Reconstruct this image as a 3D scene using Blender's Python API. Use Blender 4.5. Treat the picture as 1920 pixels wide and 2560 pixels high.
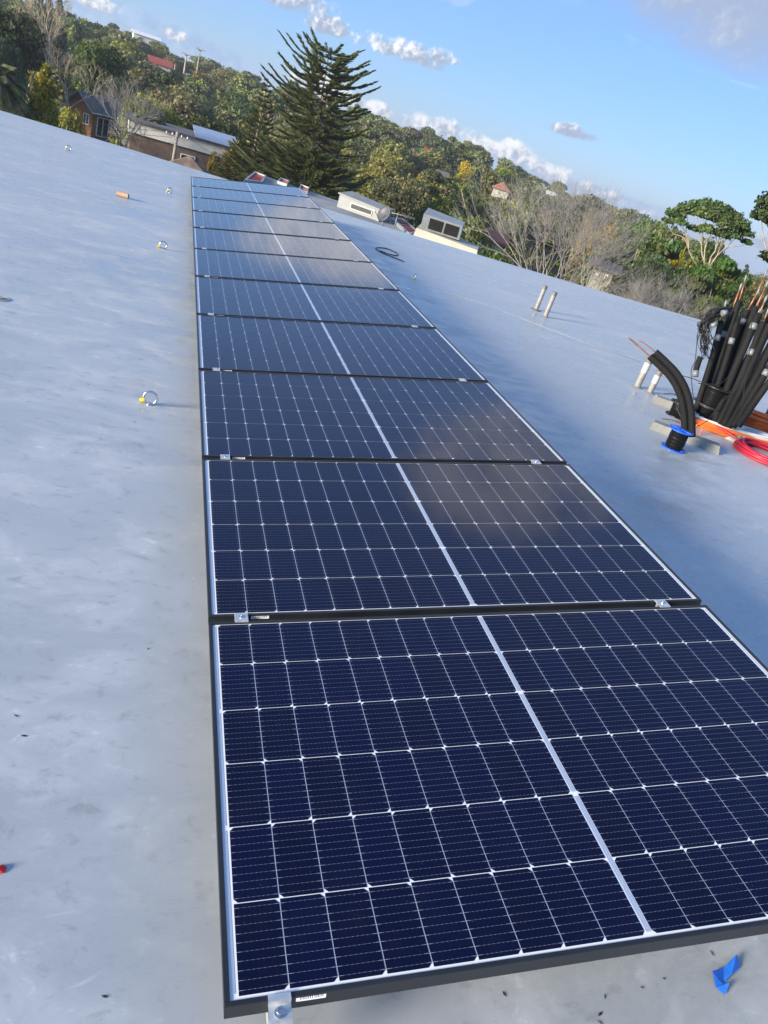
import bpy, bmesh, math, random
import numpy as np
from mathutils import Matrix, Vector

for o in list(bpy.data.objects):
    bpy.data.objects.remove(o)
SC = bpy.context.scene
COL = SC.collection
R_ = math.radians

# ------------------------------------------------------------------ camera
cam_d = bpy.data.cameras.new('camera')
cam = bpy.data.objects.new('camera', cam_d); COL.objects.link(cam)
cam_d.sensor_fit = 'VERTICAL'; cam_d.sensor_height = 36.0; cam_d.sensor_width = 27.0
cam_d.lens = 1948.38 * 36.0 / 2560.0
cam_d.clip_start = 0.05; cam_d.clip_end = 20000
CR = [[0.9368619, -0.1437013, -0.31881], [-0.2154026, 0.4810526, -0.8498177], [0.2754843, 0.8648343, 0.4197262]]
CC = (-0.30022, -0.80939, 1.53332)
mw = Matrix(CR).to_4x4(); mw.translation = CC
cam.matrix_world = mw
SC.camera = cam
SC.render.resolution_x, SC.render.resolution_y = 768, 1024
SC.render.engine = 'CYCLES'

# ------------------------------------------------------------------ sun and sky
SUN_AZ, SUN_EL = -112.0, 12.5
sun_dir = Vector((math.sin(R_(SUN_AZ)) * math.cos(R_(SUN_EL)), math.cos(R_(SUN_AZ)) * math.cos(R_(SUN_EL)), math.sin(R_(SUN_EL))))
sd = bpy.data.lights.new('sun', 'SUN'); sd.energy = 4.8; sd.angle = R_(15.0); sd.color = (1.0, 0.89, 0.70)   # low sun veiled by thin cloud: soft shadows
sun = bpy.data.objects.new('sun', sd); COL.objects.link(sun)
sun.rotation_euler = sun_dir.to_track_quat('Z', 'Y').to_euler()
SC.view_settings.view_transform = 'Standard'
SC.view_settings.look = 'None'
SC.view_settings.exposure = 1.06
SC.view_settings.gamma = 1.0
SC.view_settings.use_curve_mapping = False

SKY_K = 0.10
world = bpy.data.worlds.new('World'); SC.world = world; world.use_nodes = True
NT = world.node_tree; NT.nodes.clear()


class NB:
    """small helper that chains shader nodes"""
    def __init__(s, nt): s.nt = nt
    def n(s, t, **k):
        x = s.nt.nodes.new(t)
        for a, b in k.items(): setattr(x, a, b)
        return x
    def put(s, sock, v):
        if hasattr(v, 'node'): s.nt.links.new(v, sock)
        elif isinstance(v, (tuple, list)):
            sock.default_value = tuple(v) + ((1.0,) if len(sock.default_value) == 4 and len(v) == 3 else ())
        else: sock.default_value = v
    def m(s, op, a, b=None, c=None, clamp=False):
        x = s.n('ShaderNodeMath', operation=op); x.use_clamp = clamp
        for i, v in enumerate((a, b, c)):
            if v is not None: s.put(x.inputs[i], v)
        return x.outputs[0]
    def v(s, op, a, b=None, out=0):
        x = s.n('ShaderNodeVectorMath', operation=op)
        s.put(x.inputs[0], a)
        if b is not None: s.put(x.inputs[3] if op == 'SCALE' else x.inputs[1], b)
        return x.outputs[out]
    def noise(s, vec, scale, detail=4, rough=.55, dist=0.0, color=False):
        x = s.n('ShaderNodeTexNoise'); s.put(x.inputs['Vector'], vec)
        x.inputs['Scale'].default_value = scale; x.inputs['Detail'].default_value = detail
        x.inputs['Roughness'].default_value = rough; x.inputs['Distortion'].default_value = dist
        return x.outputs['Color' if color else 'Fac']
    def mix(s, f, a, b, blend='MIX'):
        x = s.n('ShaderNodeMix', data_type='RGBA', blend_type=blend)
        s.put(x.inputs[0], f); s.put(x.inputs[6], a); s.put(x.inputs[7], b)
        return x.outputs[2]
    def ramp(s, v, a, b, c=0.0, d=1.0, smooth=True):
        x = s.n('ShaderNodeMapRange'); x.interpolation_type = 'SMOOTHSTEP' if smooth else 'LINEAR'
        s.put(x.inputs[0], v)
        for i, q in enumerate((a, b, c, d)): x.inputs[1 + i].default_value = q
        return x.outputs[0]
    def sep(s, v):
        x = s.n('ShaderNodeSeparateXYZ'); s.put(x.inputs[0], v); return x.outputs
    def comb(s, a, b, c):
        x = s.n('ShaderNodeCombineXYZ')
        for i, q in enumerate((a, b, c)): s.put(x.inputs[i], q)
        return x.outputs[0]


def build_world():
    b = NB(NT)
    tc = b.n('ShaderNodeTexCoord').outputs['Generated']
    sky = b.n('ShaderNodeTexSky', sky_type='NISHITA')
    sky.sun_disc = False; sky.sun_elevation = R_(SUN_EL); sky.sun_rotation = R_(SUN_AZ)
    sky.altitude = 60; sky.air_density = 1.0; sky.dust_density = 0.15; sky.ozone_density = 4.0
    x, y, z = b.sep(tc)
    az = b.m('MULTIPLY', b.m('ARCTAN2', x, y), 57.29578)
    el = b.m('MULTIPLY', b.m('ARCSINE', z), 57.29578)
    # cumulus: centre az, el, half width, half height (degrees), base whiteness
    clouds = [
        (13.0, 4.75, 3.7, 0.9, .72), (15.0, 5.1, 1.8, 0.65, .8), (8.0, 4.85, 1.8, 0.7, .4), (4.2, 5.5, 4.2, 1.1, .55),
        (8.6, 1.4, 2.6, 1.0, .9), (12.0, 1.1, 2.2, 0.8, 1.0), (14.9, 1.15, 2.0, .8, 1.0), (16.9, 1.4, 1.8, .8, 1.0), (19.1, 1.1, 1.9, .8, .9),
        (21.6, 1.15, 1.9, 1.0, 1.0), (24.3, 0.8, 2.0, .85, .9), (26.6, .4, 1.9, .7, .8), (28.6, .4, 1.1, .5, .8), (31.0, 0.0, 1.6, .55, .5),
        (24.6, 3.45, 2.2, 0.6, .35), (34.0, 14.5, 14.0, 7.4, .50), (40.5, 13.5, 8.0, 4.6, .4), (39.2, .6, 2.0, 0.8, .6), (42.0, 2.0, 3.0, 1.2, .6),
        (-5.6, 2.0, 1.5, .75, .9), (-1.0, 1.6, 1.0, .5, .7), (-9.0, 2.6, 2.2, 1.0, .8), (-16., 3.0, 5.0, 1.4, .8),
        (8.8, 9.8, 7.0, 3.4, 1.0), (22.0, 26.5, 9.0, 5.5, 1.0), (-7.0, 8.2, 3.0, 1.8, .9), (-24., 12., 7., 3., .7), (52., 5., 6., 2., .7), (64., 10., 7., 3., .6)]
    n1 = b.noise(tc, 52, 7, .60)
    n2 = b.noise(b.v('ADD', tc, (sun_dir * 0.005)[:]), 52, 5, .60)
    n3 = b.noise(tc, 11, 4, .5)
    F = None; num = None; den = None; wh = None
    for (a, e, w, h, wt) in clouds:
        if w > 4.4: pass
        dx = b.m('DIVIDE', b.m('SUBTRACT', az, a), w)
        dy = b.m('DIVIDE', b.m('SUBTRACT', el, e), h)
        dyb = b.m('MULTIPLY', dy, b.m('ADD', 1.0, b.m('MULTIPLY', b.m('LESS_THAN', dy, 0.0), 0.45)))
        q = b.m('SUBTRACT', 1.0, b.m('ADD', b.m('MULTIPLY', dx, dx), b.m('MULTIPLY', dyb, dyb)))
        qp = b.m('MAXIMUM', b.m('ADD', q, .35), 0.0001)
        qw = b.m('MULTIPLY', qp, qp)
        t = b.m('SUBTRACT', dy, b.m('MULTIPLY', dx, 0.25))
        if F is None: F, num, den, wh = q, b.m('MULTIPLY', t, qw), qw, b.m('MULTIPLY', qw, wt)
        else:
            F = b.m('MAXIMUM', F, q)
            num = b.m('MULTIPLY_ADD', t, qw, num); den = b.m('ADD', den, qw); wh = b.m('MULTIPLY_ADD', qw, wt, wh)
    F = b.m('MAXIMUM', F, -1.5)
    dens = b.m('ADD', b.m('ADD', F, b.m('MULTIPLY', b.m('SUBTRACT', n1, 0.5), b.ramp(el, 5.5, 9.0, 2.4, .6))), b.m('MULTIPLY', b.m('SUBTRACT', n3, .5), b.ramp(el, 5.5, 9., .9, 2.0)))
    dens = b.m('ADD', dens, b.ramp(el, 6.5, 9.0, 0.0, .75))
    alpha = b.m('MULTIPLY', b.ramp(b.m('DIVIDE', dens, b.ramp(el, 5.5, 10., 1.0, 1.7)), 0.1, 0.85), b.ramp(el, 6., 11., 1.0, .92))
    t = b.m('DIVIDE', num, den)
    wht = b.m('DIVIDE', wh, den)
    lit = b.m('ADD', b.m('MULTIPLY', t, 0.50), b.m('MULTIPLY', b.m('SUBTRACT', n1, n2), b.ramp(el, 6.0, 9.0, 4.5, 1.0)))
    lit = b.m('ADD', lit, b.m('MULTIPLY', b.m('SUBTRACT', wht, .55), .75))
    lit = b.m('ADD', lit, b.m('MULTIPLY', b.m('SUBTRACT', n3, .5), b.ramp(el, 6., 9., 0.0, 2.4)))
    lit = b.ramp(lit, -0.25, 0.85)
    ccol = b.mix(lit, (2.1, 2.45, 3.2), (5.7, 5.6, 5.5))
    # broken cloud over the rest of the dome, away from the strip of sky in view
    zz = b.m('MAXIMUM', z, 0.06)
    pl = b.comb(b.m('DIVIDE', x, zz), b.m('DIVIDE', y, zz), 0.0)
    g = b.noise(b.v('ADD', pl, (3.3, 8.1, 0)), 0.55, 6, .55)
    ga = b.m('MULTIPLY', b.ramp(g, 0.56, 0.76), b.ramp(el, 52.0, 66.0))
    gc = b.mix(b.ramp(g, .56, .8), (4.6, 4.6, 4.7), (2.9, 3.2, 3.7))
    # blue grey stratus along the horizon
    top = b.m('ADD', b.m('MULTIPLY', b.ramp(az, -2., 10., 2.5, .9, False), 1.0), b.m('MULTIPLY', b.m('SUBTRACT', n3, .5), .55))
    sa = b.m('MULTIPLY', b.ramp(b.m('SUBTRACT', top, el), -.04, .22), b.ramp(az, 26, 40, .95, .35))
    scol = b.mix(b.ramp(n1, .4, .62), (1.75, 2.6, 4.1), (2.4, 3.3, 4.7))
    skyc = b.mix(1.0, sky.outputs[0], (.72, .77, 1.0), 'MULTIPLY')
    skyc = b.mix(.40, skyc, (1.85, 3.1, 5.4))
    c = b.mix(b.m('MULTIPLY', sa, .75), skyc, scol)
    c = b.mix(b.m('MULTIPLY', ga, .85), c, gc)
    c = b.mix(b.m('MULTIPLY', alpha, .92), c, ccol)
    bg = b.n('ShaderNodeBackground'); b.put(bg.inputs[0], c); bg.inputs[1].default_value = SKY_K
    out = b.n('ShaderNodeOutputWorld'); NT.links.new(bg.outputs[0], out.inputs[0])


build_world()

# ------------------------------------------------------------------ helpers
def tag(o, label=None, cat=None, group=None, kind=None):
    if label: o['label'] = label
    if cat: o['category'] = cat
    if group: o['group'] = group
    if kind: o['kind'] = kind
    return o


def empty(name, loc=(0, 0, 0), rot=None):
    o = bpy.data.objects.new(name, None); o.empty_display_size = 0.1
    COL.objects.link(o); o.location = loc
    if rot is not None: o.rotation_euler = rot
    return o


class MB:
    """collects polygons of one mesh (verts, faces, per-face colour, per-face material slot)"""
    def __init__(s): s.V = []; s.F = []; s.n = 0; s.smooth = []; s.C = []; s.M = []
    def add(s, V, F, smooth=False, col=(1, 1, 1), mat=0):
        V = np.asarray(V, float).reshape(-1, 3)
        s.V.append(V)
        for f in F: s.F.append(tuple(i + s.n for i in f))
        s.smooth += [smooth] * len(F); s.M += [mat] * len(F)
        s.C += [col] * len(F)
        s.n += len(V); return s
    def box(s, a, b, mat=0, bev=0.0, xf=None):
        (x0, y0, z0), (x1, y1, z1) = a, b
        if bev <= 0:
            V = [(x0, y0, z0), (x1, y0, z0), (x1, y1, z0), (x0, y1, z0), (x0, y0, z1), (x1, y0, z1), (x1, y1, z1), (x0, y1, z1)]
            F = [(3, 2, 1, 0), (4, 5, 6, 7), (0, 1, 5, 4), (1, 2, 6, 5), (2, 3, 7, 6), (3, 0, 4, 7)]
        else:
            c = bev
            V = [(x0, y0, z0), (x1, y0, z0), (x1, y1, z0), (x0, y1, z0),
                 (x0, y0, z1 - c), (x1, y0, z1 - c), (x1, y1, z1 - c), (x0, y1, z1 - c),
                 (x0 + c, y0 + c, z1), (x1 - c, y0 + c, z1), (x1 - c, y1 - c, z1), (x0 + c, y1 - c, z1)]
            F = [(3, 2, 1, 0), (8, 9, 10, 11)]
            for i in range(4):
                j = (i + 1) % 4
                F += [(i, j, j + 4, i + 4), (i + 4, j + 4, j + 8, i + 8)]
        V = np.array(V, float)
        if xf is not None: V = np.array([tuple(xf @ Vector(p)) for p in V])
        return s.add(V, F, mat=mat)
    def tube(s, pts, r, n=8, caps=True, closed=False, col=(1, 1, 1), mat=0, smooth=True):
        P = np.asarray(pts, float); k = len(P)
        r = np.full(k, r, float) if np.isscalar(r) else np.asarray(r, float)
        T = np.roll(P, -1, 0) - np.roll(P, 1, 0) if closed else np.gradient(P, axis=0)
        T /= np.maximum(np.linalg.norm(T, axis=1), 1e-9)[:, None]
        a = np.array([0, 0, 1.]) if abs(T[0][2]) < .9 else np.array([1., 0, 0])
        u = np.cross(T[0], a); u /= np.linalg.norm(u)
        V = np.zeros((k, n, 3)); ang = np.arange(n) * 2 * math.pi / n
        for i in range(k):
            u = u - T[i] * np.dot(u, T[i]); u /= max(np.linalg.norm(u), 1e-9)
            w = np.cross(T[i], u)
            V[i] = P[i] + r[i] * (np.cos(ang)[:, None] * u + np.sin(ang)[:, None] * w)
        F = []
        for i in range(k if closed else k - 1):
            i2 = (i + 1) % k
            for j in range(n):
                j2 = (j + 1) % n
                F.append((i * n + j, i * n + j2, i2 * n + j2, i2 * n + j))
        s.add(V.reshape(-1, 3), F, smooth, col, mat)
        if caps and not closed:
            s.F.append(tuple(s.n - k * n + j for j in range(n))[::-1]); s.F.append(tuple(s.n - n + j for j in range(n)))
            s.smooth += [False] * 2; s.C += [col] * 2; s.M += [mat] * 2
        return s
    def lathe(s, prof, n=24, xf=None, mat=0, smooth=False):
        ang = np.arange(n) * 2 * math.pi / n; V = []
        for (r, z) in prof:
            V.append(np.stack([r * np.cos(ang), r * np.sin(ang), np.full(n, z)], 1))
        V = np.concatenate(V)
        if xf is not None: V = np.array([tuple(xf @ Vector(p)) for p in V])
        F = []
        for i in range(len(prof) - 1):
            for j in range(n):
                j2 = (j + 1) % n
                F.append((i * n + j, i * n + j2, (i + 1) * n + j2, (i + 1) * n + j))
        return s.add(V, F, smooth, mat=mat)
    def mesh(s, name, mats, color=False):
        me = bpy.data.meshes.new(name)
        V = np.concatenate(s.V) if s.V else np.zeros((0, 3))
        me.from_pydata(V.tolist(), [], s.F)
        mats = mats if isinstance(mats, (list, tuple)) else [mats]
        for m in mats: me.materials.append(m)
        me.polygons.foreach_set('use_smooth', s.smooth)
        if len(mats) > 1: me.polygons.foreach_set('material_index', s.M)
        if color:
            at = me.attributes.new('tint', 'FLOAT_COLOR', 'FACE')
            c = np.ones((len(s.F), 4)); c[:, :3] = np.array(s.C, float); at.data.foreach_set('color', c.ravel())
        me.update(); return me
    def obj(s, name, mats, parent=None, color=False):
        return link(name, s.mesh(name, mats, color), parent)


def link(name, me, parent=None):
    o = bpy.data.objects.new(name, me); COL.objects.link(o)
    if parent is not None: o.parent = parent
    return o


def quads_mesh(name, P, U, W, C, mat):
    """many single quads: centres P, half-axes U and W, face colours C"""
    n = len(P); V = np.empty((n, 4, 3))
    V[:, 0] = P - U - W; V[:, 1] = P + U - W; V[:, 2] = P + U + W; V[:, 3] = P - U + W
    return polys_mesh(name, V, C, mat)


def polys_mesh(name, V, C, mat, smooth=False):
    n, k = V.shape[:2]
    me = bpy.data.meshes.new(name)
    me.vertices.add(n * k); me.vertices.foreach_set('co', V.ravel())
    me.loops.add(n * k); me.loops.foreach_set('vertex_index', np.arange(n * k, dtype=np.int32))
    me.polygons.add(n); me.polygons.foreach_set('loop_start', np.arange(0, n * k, k, dtype=np.int32))
    me.polygons.foreach_set('loop_total', np.full(n, k, dtype=np.int32))
    at = me.attributes.new('tint', 'FLOAT_COLOR', 'FACE')
    c = np.ones((n, 4)); c[:, :3] = C; at.data.foreach_set('color', c.ravel())
    me.materials.append(mat); me.update(calc_edges=True); me.validate()
    return me


def copy_thing(t, loc=None, rot=None, label=None, scale=None):
    c = t.copy(); COL.objects.link(c)
    if loc is not None: c.location = loc
    if rot is not None: c.rotation_euler = rot
    if scale is not None: c.scale = scale
    if label: c['label'] = label
    for ch in t.children:
        d = ch.copy(); COL.objects.link(d); d.parent = c
        for g in ch.children:
            e = g.copy(); COL.objects.link(e); e.parent = d
    return c


# ------------------------------------------------------------------ materials
def mat(name, col=(.5, .5, .5), rough=.5, metal=0.0, spec=.5, coat=0.0, var=0.0, vscale=8.0, bump=0.0, bscale=30.0, obj_rand=0.0):
    m = bpy.data.materials.new(name); m.use_nodes = True
    nt = m.node_tree; b = NB(nt); p = nt.nodes['Principled BSDF']
    p.inputs['Roughness'].default_value = rough; p.inputs['Metallic'].default_value = metal
    p.inputs['Specular IOR Level'].default_value = spec; p.inputs['Coat Weight'].default_value = coat
    p.inputs['Coat Roughness'].default_value = .06
    c = tuple(col)
    if var > 0 or bump > 0:
        tc = b.n('ShaderNodeTexCoord').outputs['Object']
    if var > 0:
        n = b.noise(tc, vscale, 5, .6)
        f = b.ramp(n, .3, .7)
        b.put(p.inputs['Base Color'], b.mix(f, tuple(x * (1 - var) for x in c), tuple(min(1, x * (1 + var)) for x in c)))
        b.put(p.inputs['Roughness'], b.ramp(n, .3, .7, max(.03, rough - .08), min(1, rough + .08)))
    else: b.put(p.inputs['Base Color'], c)
    if bump > 0:
        bp = b.n('ShaderNodeBump'); bp.inputs['Strength'].default_value = bump; bp.inputs['Distance'].default_value = .01
        b.put(bp.inputs['Height'], b.noise(tc, bscale, 4, .6)); b.put(p.inputs['Normal'], bp.outputs[0])
    return m


def leaf_mat(name, trans=.42, vary=.22):
    m = bpy.data.materials.new(name); m.use_nodes = True
    nt = m.node_tree; nt.nodes.clear(); b = NB(nt)
    at = b.n('ShaderNodeAttribute'); at.attribute_name = 'tint'
    oi = b.n('ShaderNodeObjectInfo').outputs['Random']
    hsv = b.n('ShaderNodeHueSaturation')
    b.put(hsv.inputs['Color'], at.outputs['Color'])
    b.put(hsv.inputs['Hue'], b.m('MULTIPLY_ADD', oi, .03, .485))
    b.put(hsv.inputs['Value'], b.m('MULTIPLY_ADD', oi, vary * 2, 1 - vary))
    b.put(hsv.inputs['Saturation'], b.m('MULTIPLY_ADD', b.m('FRACT', b.m('MULTIPLY', oi, 7.31)), .4, .78))
    d = b.n('ShaderNodeBsdfDiffuse'); t = b.n('ShaderNodeBsdfTranslucent'); g = b.n('ShaderNodeBsdfGlossy')
    b.put(d.inputs[0], hsv.outputs[0]); b.put(t.inputs[0], hsv.outputs[0]); g.inputs['Roughness'].default_value = .5
    g.inputs[0].default_value = (.6, .6, .6, 1)
    s1 = b.n('ShaderNodeMixShader'); s1.inputs[0].default_value = trans
    nt.links.new(d.outputs[0], s1.inputs[1]); nt.links.new(t.outputs[0], s1.inputs[2])
    s2 = b.n('ShaderNodeMixShader'); s2.inputs[0].default_value = .035
    nt.links.new(s1.outputs[0], s2.inputs[1]); nt.links.new(g.outputs[0], s2.inputs[2])
    o = b.n('ShaderNodeOutputMaterial'); nt.links.new(s2.outputs[0], o.inputs[0])
    return m


def roof_mat():
    m = bpy.data.materials.new('roof_coating'); m.use_nodes = True
    nt = m.node_tree; b = NB(nt); p = nt.nodes['Principled BSDF']
    tc = b.n('ShaderNodeTexCoord').outputs['Object']
    st = b.v('MULTIPLY', tc, (.42, 1.15, 1.0))
    big = b.noise(st, .8, 6, .62, .5)
    mid = b.noise(b.v('MULTIPLY', tc, (.7, 1.1, 1.0)), 3.6, 9, .68, .5)
    fine = b.noise(b.v('MULTIPLY', tc, (.85, 1.15, 1.0)), 15, 7, .72, .5)
    grain = b.noise(tc, 140, 3, .6)
    c = b.mix(b.ramp(big, .32, .68), (.385, .413, .432), (.485, .508, .522))
    c = b.mix(b.m('MULTIPLY', b.ramp(mid, .44, .66), .65), c, (.57, .59, .60))
    scuff = b.m('MULTIPLY', b.ramp(fine, .56, .72), b.ramp(mid, .42, .62))
    c = b.mix(b.m('MULTIPLY', scuff, .75), c, (.74, .76, .78))
    c = b.mix(b.m('MULTIPLY', b.ramp(fine, .47, .30), .5), c, (.25, .255, .265))
    # short pale drag scratches, and rounded stains left by dried puddles
    warp = b.v('ADD', tc, b.v('SCALE', b.noise(tc, 3, 2, .5, color=True), .25))
    for ax, off in (((5.0, 60.0, 1.0), (0, 0, 0)), ((60.0, 7.0, 1.0), (4.1, 2.3, 0))):
        sc = b.noise(b.v('ADD', b.v('MULTIPLY', warp, ax), off), 1.0, 3, .6)
        c = b.mix(b.m('MULTIPLY', b.m('MULTIPLY', b.ramp(sc, .66, .74), b.ramp(b.noise(b.v('ADD', tc, off), 1.7, 2, .5), .5, .62)), .55), c, (.74, .76, .79))
    vo = b.n('ShaderNodeTexVoronoi'); b.put(vo.inputs['Vector'], warp); vo.inputs['Scale'].default_value = 1.6
    st2 = b.m('MULTIPLY', b.ramp(vo.outputs['Distance'], .20, .24, 1, 0), b.ramp(mid, .40, .55))
    c = b.mix(b.m('MULTIPLY', st2, .22), c, (.30, .315, .335))
    c = b.mix(b.m('MULTIPLY', b.ramp(grain, .62, .75), .18), c, (.2, .2, .21))
    x, y, z = b.sep(tc)
    strip = b.m('MULTIPLY', b.ramp(x, -.24, -.06), b.ramp(x, 0.2, 0.0))
    strip = b.m('MULTIPLY', strip, b.m('MULTIPLY', b.ramp(y, -2.0, 2.0, .3, 1.0), b.ramp(mid, .30, .55)))
    c = b.mix(b.m('MULTIPLY', strip, .45), c, (.38, .385, .37))
    b.put(p.inputs['Base Color'], c)
    ro = b.m('ADD', b.ramp(big, .3, .7, .22, .36), b.m('MULTIPLY', b.ramp(mid, .42, .62), .26))
    ro = b.m('ADD', ro, b.m('MULTIPLY', scuff, .12))
    b.put(p.inputs['Roughness'], ro)
    p.inputs['Specular IOR Level'].default_value = .6
    bp = b.n('ShaderNodeBump'); bp.inputs['Strength'].default_value = .12; bp.inputs['Distance'].default_value = .012
    h = b.m('ADD', b.m('MULTIPLY', b.noise(st, 2.2, 2, .5), 1.0), b.m('MULTIPLY', fine, .04))
    b.put(bp.inputs['Height'], h); b.put(p.inputs['Normal'], bp.outputs[0])
    return m


def cell_mat():
    m = bpy.data.materials.new('solar_cell'); m.use_nodes = True
    nt = m.node_tree; b = NB(nt); p = nt.nodes['Principled BSDF']
    tc = b.n('ShaderNodeTexCoord').outputs['Object']
    oi = b.n('ShaderNodeObjectInfo').outputs['Random']
    x, y, z = b.sep(tc)
    # ten wires across the cell, thickened at the ends, with solder dots; fine fingers the other way
    fy = b.m('ABSOLUTE', b.m('SUBTRACT', b.m('FRACT', b.m('MULTIPLY', y, 1 / .01808)), .5))
    line = b.ramp(fy, .013, .020, 1, 0)
    dots = b.m('GREATER_THAN', b.m('FRACT', b.m('MULTIPLY', x, 1 / .0101)), .86)
    pad = b.m('MULTIPLY', b.ramp(fy, .022, .030, 1, 0), b.m('MAXIMUM', dots, b.m('GREATER_THAN', b.m('ABSOLUTE', b.m('SUBTRACT', x, .04495)), .0375)))
    fing = b.ramp(b.m('FRACT', b.m('MULTIPLY', x, 1 / .00148)), .78, .9)
    base = b.mix(oi, (.0002, .0006, .0150), (.0004, .0010, .0230))
    base = b.mix(b.m('MULTIPLY', fing, .04), base, (.12, .13, .18))
    base = b.mix(b.m('MULTIPLY', line, .55), base, (.15, .165, .24))
    base = b.mix(b.m('MULTIPLY', pad, .6), base, (.36, .38, .46))
    wv = b.v('ADD', tc, b.comb(b.m('MULTIPLY', oi, 37.0), b.m('MULTIPLY', oi, 91.0), 0.0))
    speck = b.ramp(b.noise(wv, 260, 2, .5), .74, .80)
    film = b.ramp(b.noise(wv, 9, 5, .6), .45, .75)
    base = b.mix(b.m('ADD', b.m('MULTIPLY', speck, .35), b.m('MULTIPLY', film, .004)), base, (.42, .43, .46))
    b.put(p.inputs['Coat Roughness'], b.m('MULTIPLY_ADD', film, .06, .03))
    b.put(p.inputs['Base Color'], base)
    p.inputs['Roughness'].default_value = .35; p.inputs['Specular IOR Level'].default_value = .05
    p.inputs['Coat Weight'].default_value = 1.0; p.inputs['Coat IOR'].default_value = 1.31
    return m


M = {}
M['roof'] = roof_mat()
M['cell'] = cell_mat()
M['backsheet'] = mat('white_backsheet', (.66, .69, .74), .5, coat=1.0)
M['ribbon'] = mat('tinned_ribbon', (.30, .36, .50), .45, coat=1.0)
M['frame'] = mat('black_anodised', (.012, .013, .016), .38, metal=.0, spec=.6, var=.15, vscale=5)
M['alu'] = mat('raw_aluminium', (.62, .64, .66), .42, metal=.75, var=.08, vscale=40)
M['steel'] = mat('stainless', (.62, .62, .62), .18, metal=1.0)
M['yellow'] = mat('yellow_tag', (.62, .50, .03), .45, var=.2, vscale=60)
M['foam'] = mat('black_foam', (.0075, .008, .009), .78, spec=.3, var=.25, vscale=25, bump=.4, bscale=120)
M['copper'] = mat('copper_pipe', (.34, .15, .085), .5, metal=.6, var=.25, vscale=30)
M['ducttape'] = mat('silver_tape', (.19, .205, .22), .5, metal=.2, var=.12, vscale=60, bump=.3, bscale=80)
M['blackwire'] = mat('black_wire', (.010, .010, .012), .42, spec=.5)
M['spoolblack'] = mat('black_spool', (.014, .014, .016), .45, var=.2, vscale=30)
M['spoolblue'] = mat('blue_spool', (.015, .11, .62), .35, var=.12, vscale=20)
M['orange'] = mat('orange_cable', (.72, .15, .025), .45, var=.1, vscale=10)
M['whitecable'] = mat('white_cable', (.74, .74, .74), .45)
M['redcable'] = mat('red_cable', (.40, .014, .040), .5, var=.12, vscale=10)
M['pvc'] = mat('grey_pvc', (.25, .245, .235), .45, var=.12, vscale=14)
M['pvccap'] = mat('pipe_cap', (.15, .14, .13), .6, var=.2, vscale=25)
M['whitetape'] = mat('white_wrap', (.42, .43, .44), .5)
M['plinth'] = mat('painted_block', (.25, .25, .235), .5, var=.08, vscale=6, bump=.25, bscale=20)
M['mortar'] = mat('rough_mortar', (.40, .39, .36), .85, var=.3, vscale=14, bump=.8, bscale=30)
M['card'] = mat('cardboard', (.42, .28, .18), .8, var=.12, vscale=20)
M['bluetape'] = mat('blue_tape', (.02, .16, .70), .5, var=.14, vscale=40)
M['redscrap'] = mat('red_plastic', (.62, .02, .02), .45)
M['dark'] = mat('dark_void', (.01, .01, .01), .8)
M['bark'] = mat('bark', (.15, .12, .09), .9, var=.35, vscale=3)
M['palebark'] = mat('pale_bark', (.34, .29, .22), .85, var=.3, vscale=2)
M['deadbark'] = mat('bare_branches', (.25, .235, .225), .9, var=.25, vscale=2)
M['tanbark'] = mat('tan_branches', (.36, .30, .22), .9, var=.25, vscale=2)
M['leaf'] = leaf_mat('foliage')
M['needle'] = leaf_mat('pine_needles', .35, .1)
M['ground'] = mat('hill_soil', (.060, .058, .028), .95, var=.5, vscale=.06)
M['brick'] = mat('red_brown_brick', (.27, .12, .06), .85, var=.25, vscale=3)
M['greytile'] = mat('grey_roof_tiles', (.13, .12, .115), .8, var=.25, vscale=2, bump=.5, bscale=8)
M['browntile'] = mat('brown_roof_tiles', (.20, .14, .10), .85, var=.35, vscale=1.5, bump=.6, bscale=7)
M['redtile'] = mat('red_roof_tiles', (.34, .07, .05), .75, var=.2, vscale=2)
M['terra'] = mat('terracotta_tiles', (.30, .13, .08), .8, var=.25, vscale=2)
M['whitewall'] = mat('white_wall', (.68, .67, .62), .7, var=.08, vscale=1.2)
M['creamwall'] = mat('cream_paint', (.40, .385, .32), .7, var=.12, vscale=1.5)
M['brownwall'] = mat('brown_wall', (.16, .11, .085), .85, var=.2, vscale=2)
M['whitetrim'] = mat('white_trim', (.78, .78, .76), .5)
M['pane'] = mat('window_glass', (.02, .025, .03), .06, spec=.8)
M['metalroof'] = mat('metal_sheet_roof', (.36, .42, .52), .4, metal=.3, var=.1, vscale=1)
M['oldroof'] = mat('weathered_roof', (.25, .255, .26), .7, var=.35, vscale=.6)
M['redslat'] = mat('red_slat', (.30, .055, .04), .6, var=.15, vscale=3)
M['galv'] = mat('galvanised', (.28, .31, .33), .5, metal=.35, var=.12, vscale=3)
M['dishgrey'] = mat('dish_grey', (.075, .08, .09), .5)
M['seam'] = mat('roof_seam', (.26, .275, .30), .5)
M['debris'] = mat('bark_flecks', (.035, .026, .02), .9)
M['pole'] = mat('weathered_timber', (.24, .21, .18), .9, var=.3, vscale=4)
M['lanternwall'] = mat('lantern_paint', (.25, .26, .26), .6, var=.15, vscale=3)
M['concrete'] = mat('building_wall', (.42, .42, .40), .85, var=.1, vscale=.8)

# ------------------------------------------------------------------ terrain
CREST_AZ = [-180, -40, -14, -10.5, -4, 3, 8, 12.8, 17, 21, 25, 30, 34, 38, 42, 60, 180]
CREST_EL = [.4, .6, 1.25, 1.0, .72, .5, .55, .6, .85, .5, .1, -.15, -.5, -1.3, -1.6, -1.2, .2]
CREST_R = 420.0


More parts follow.
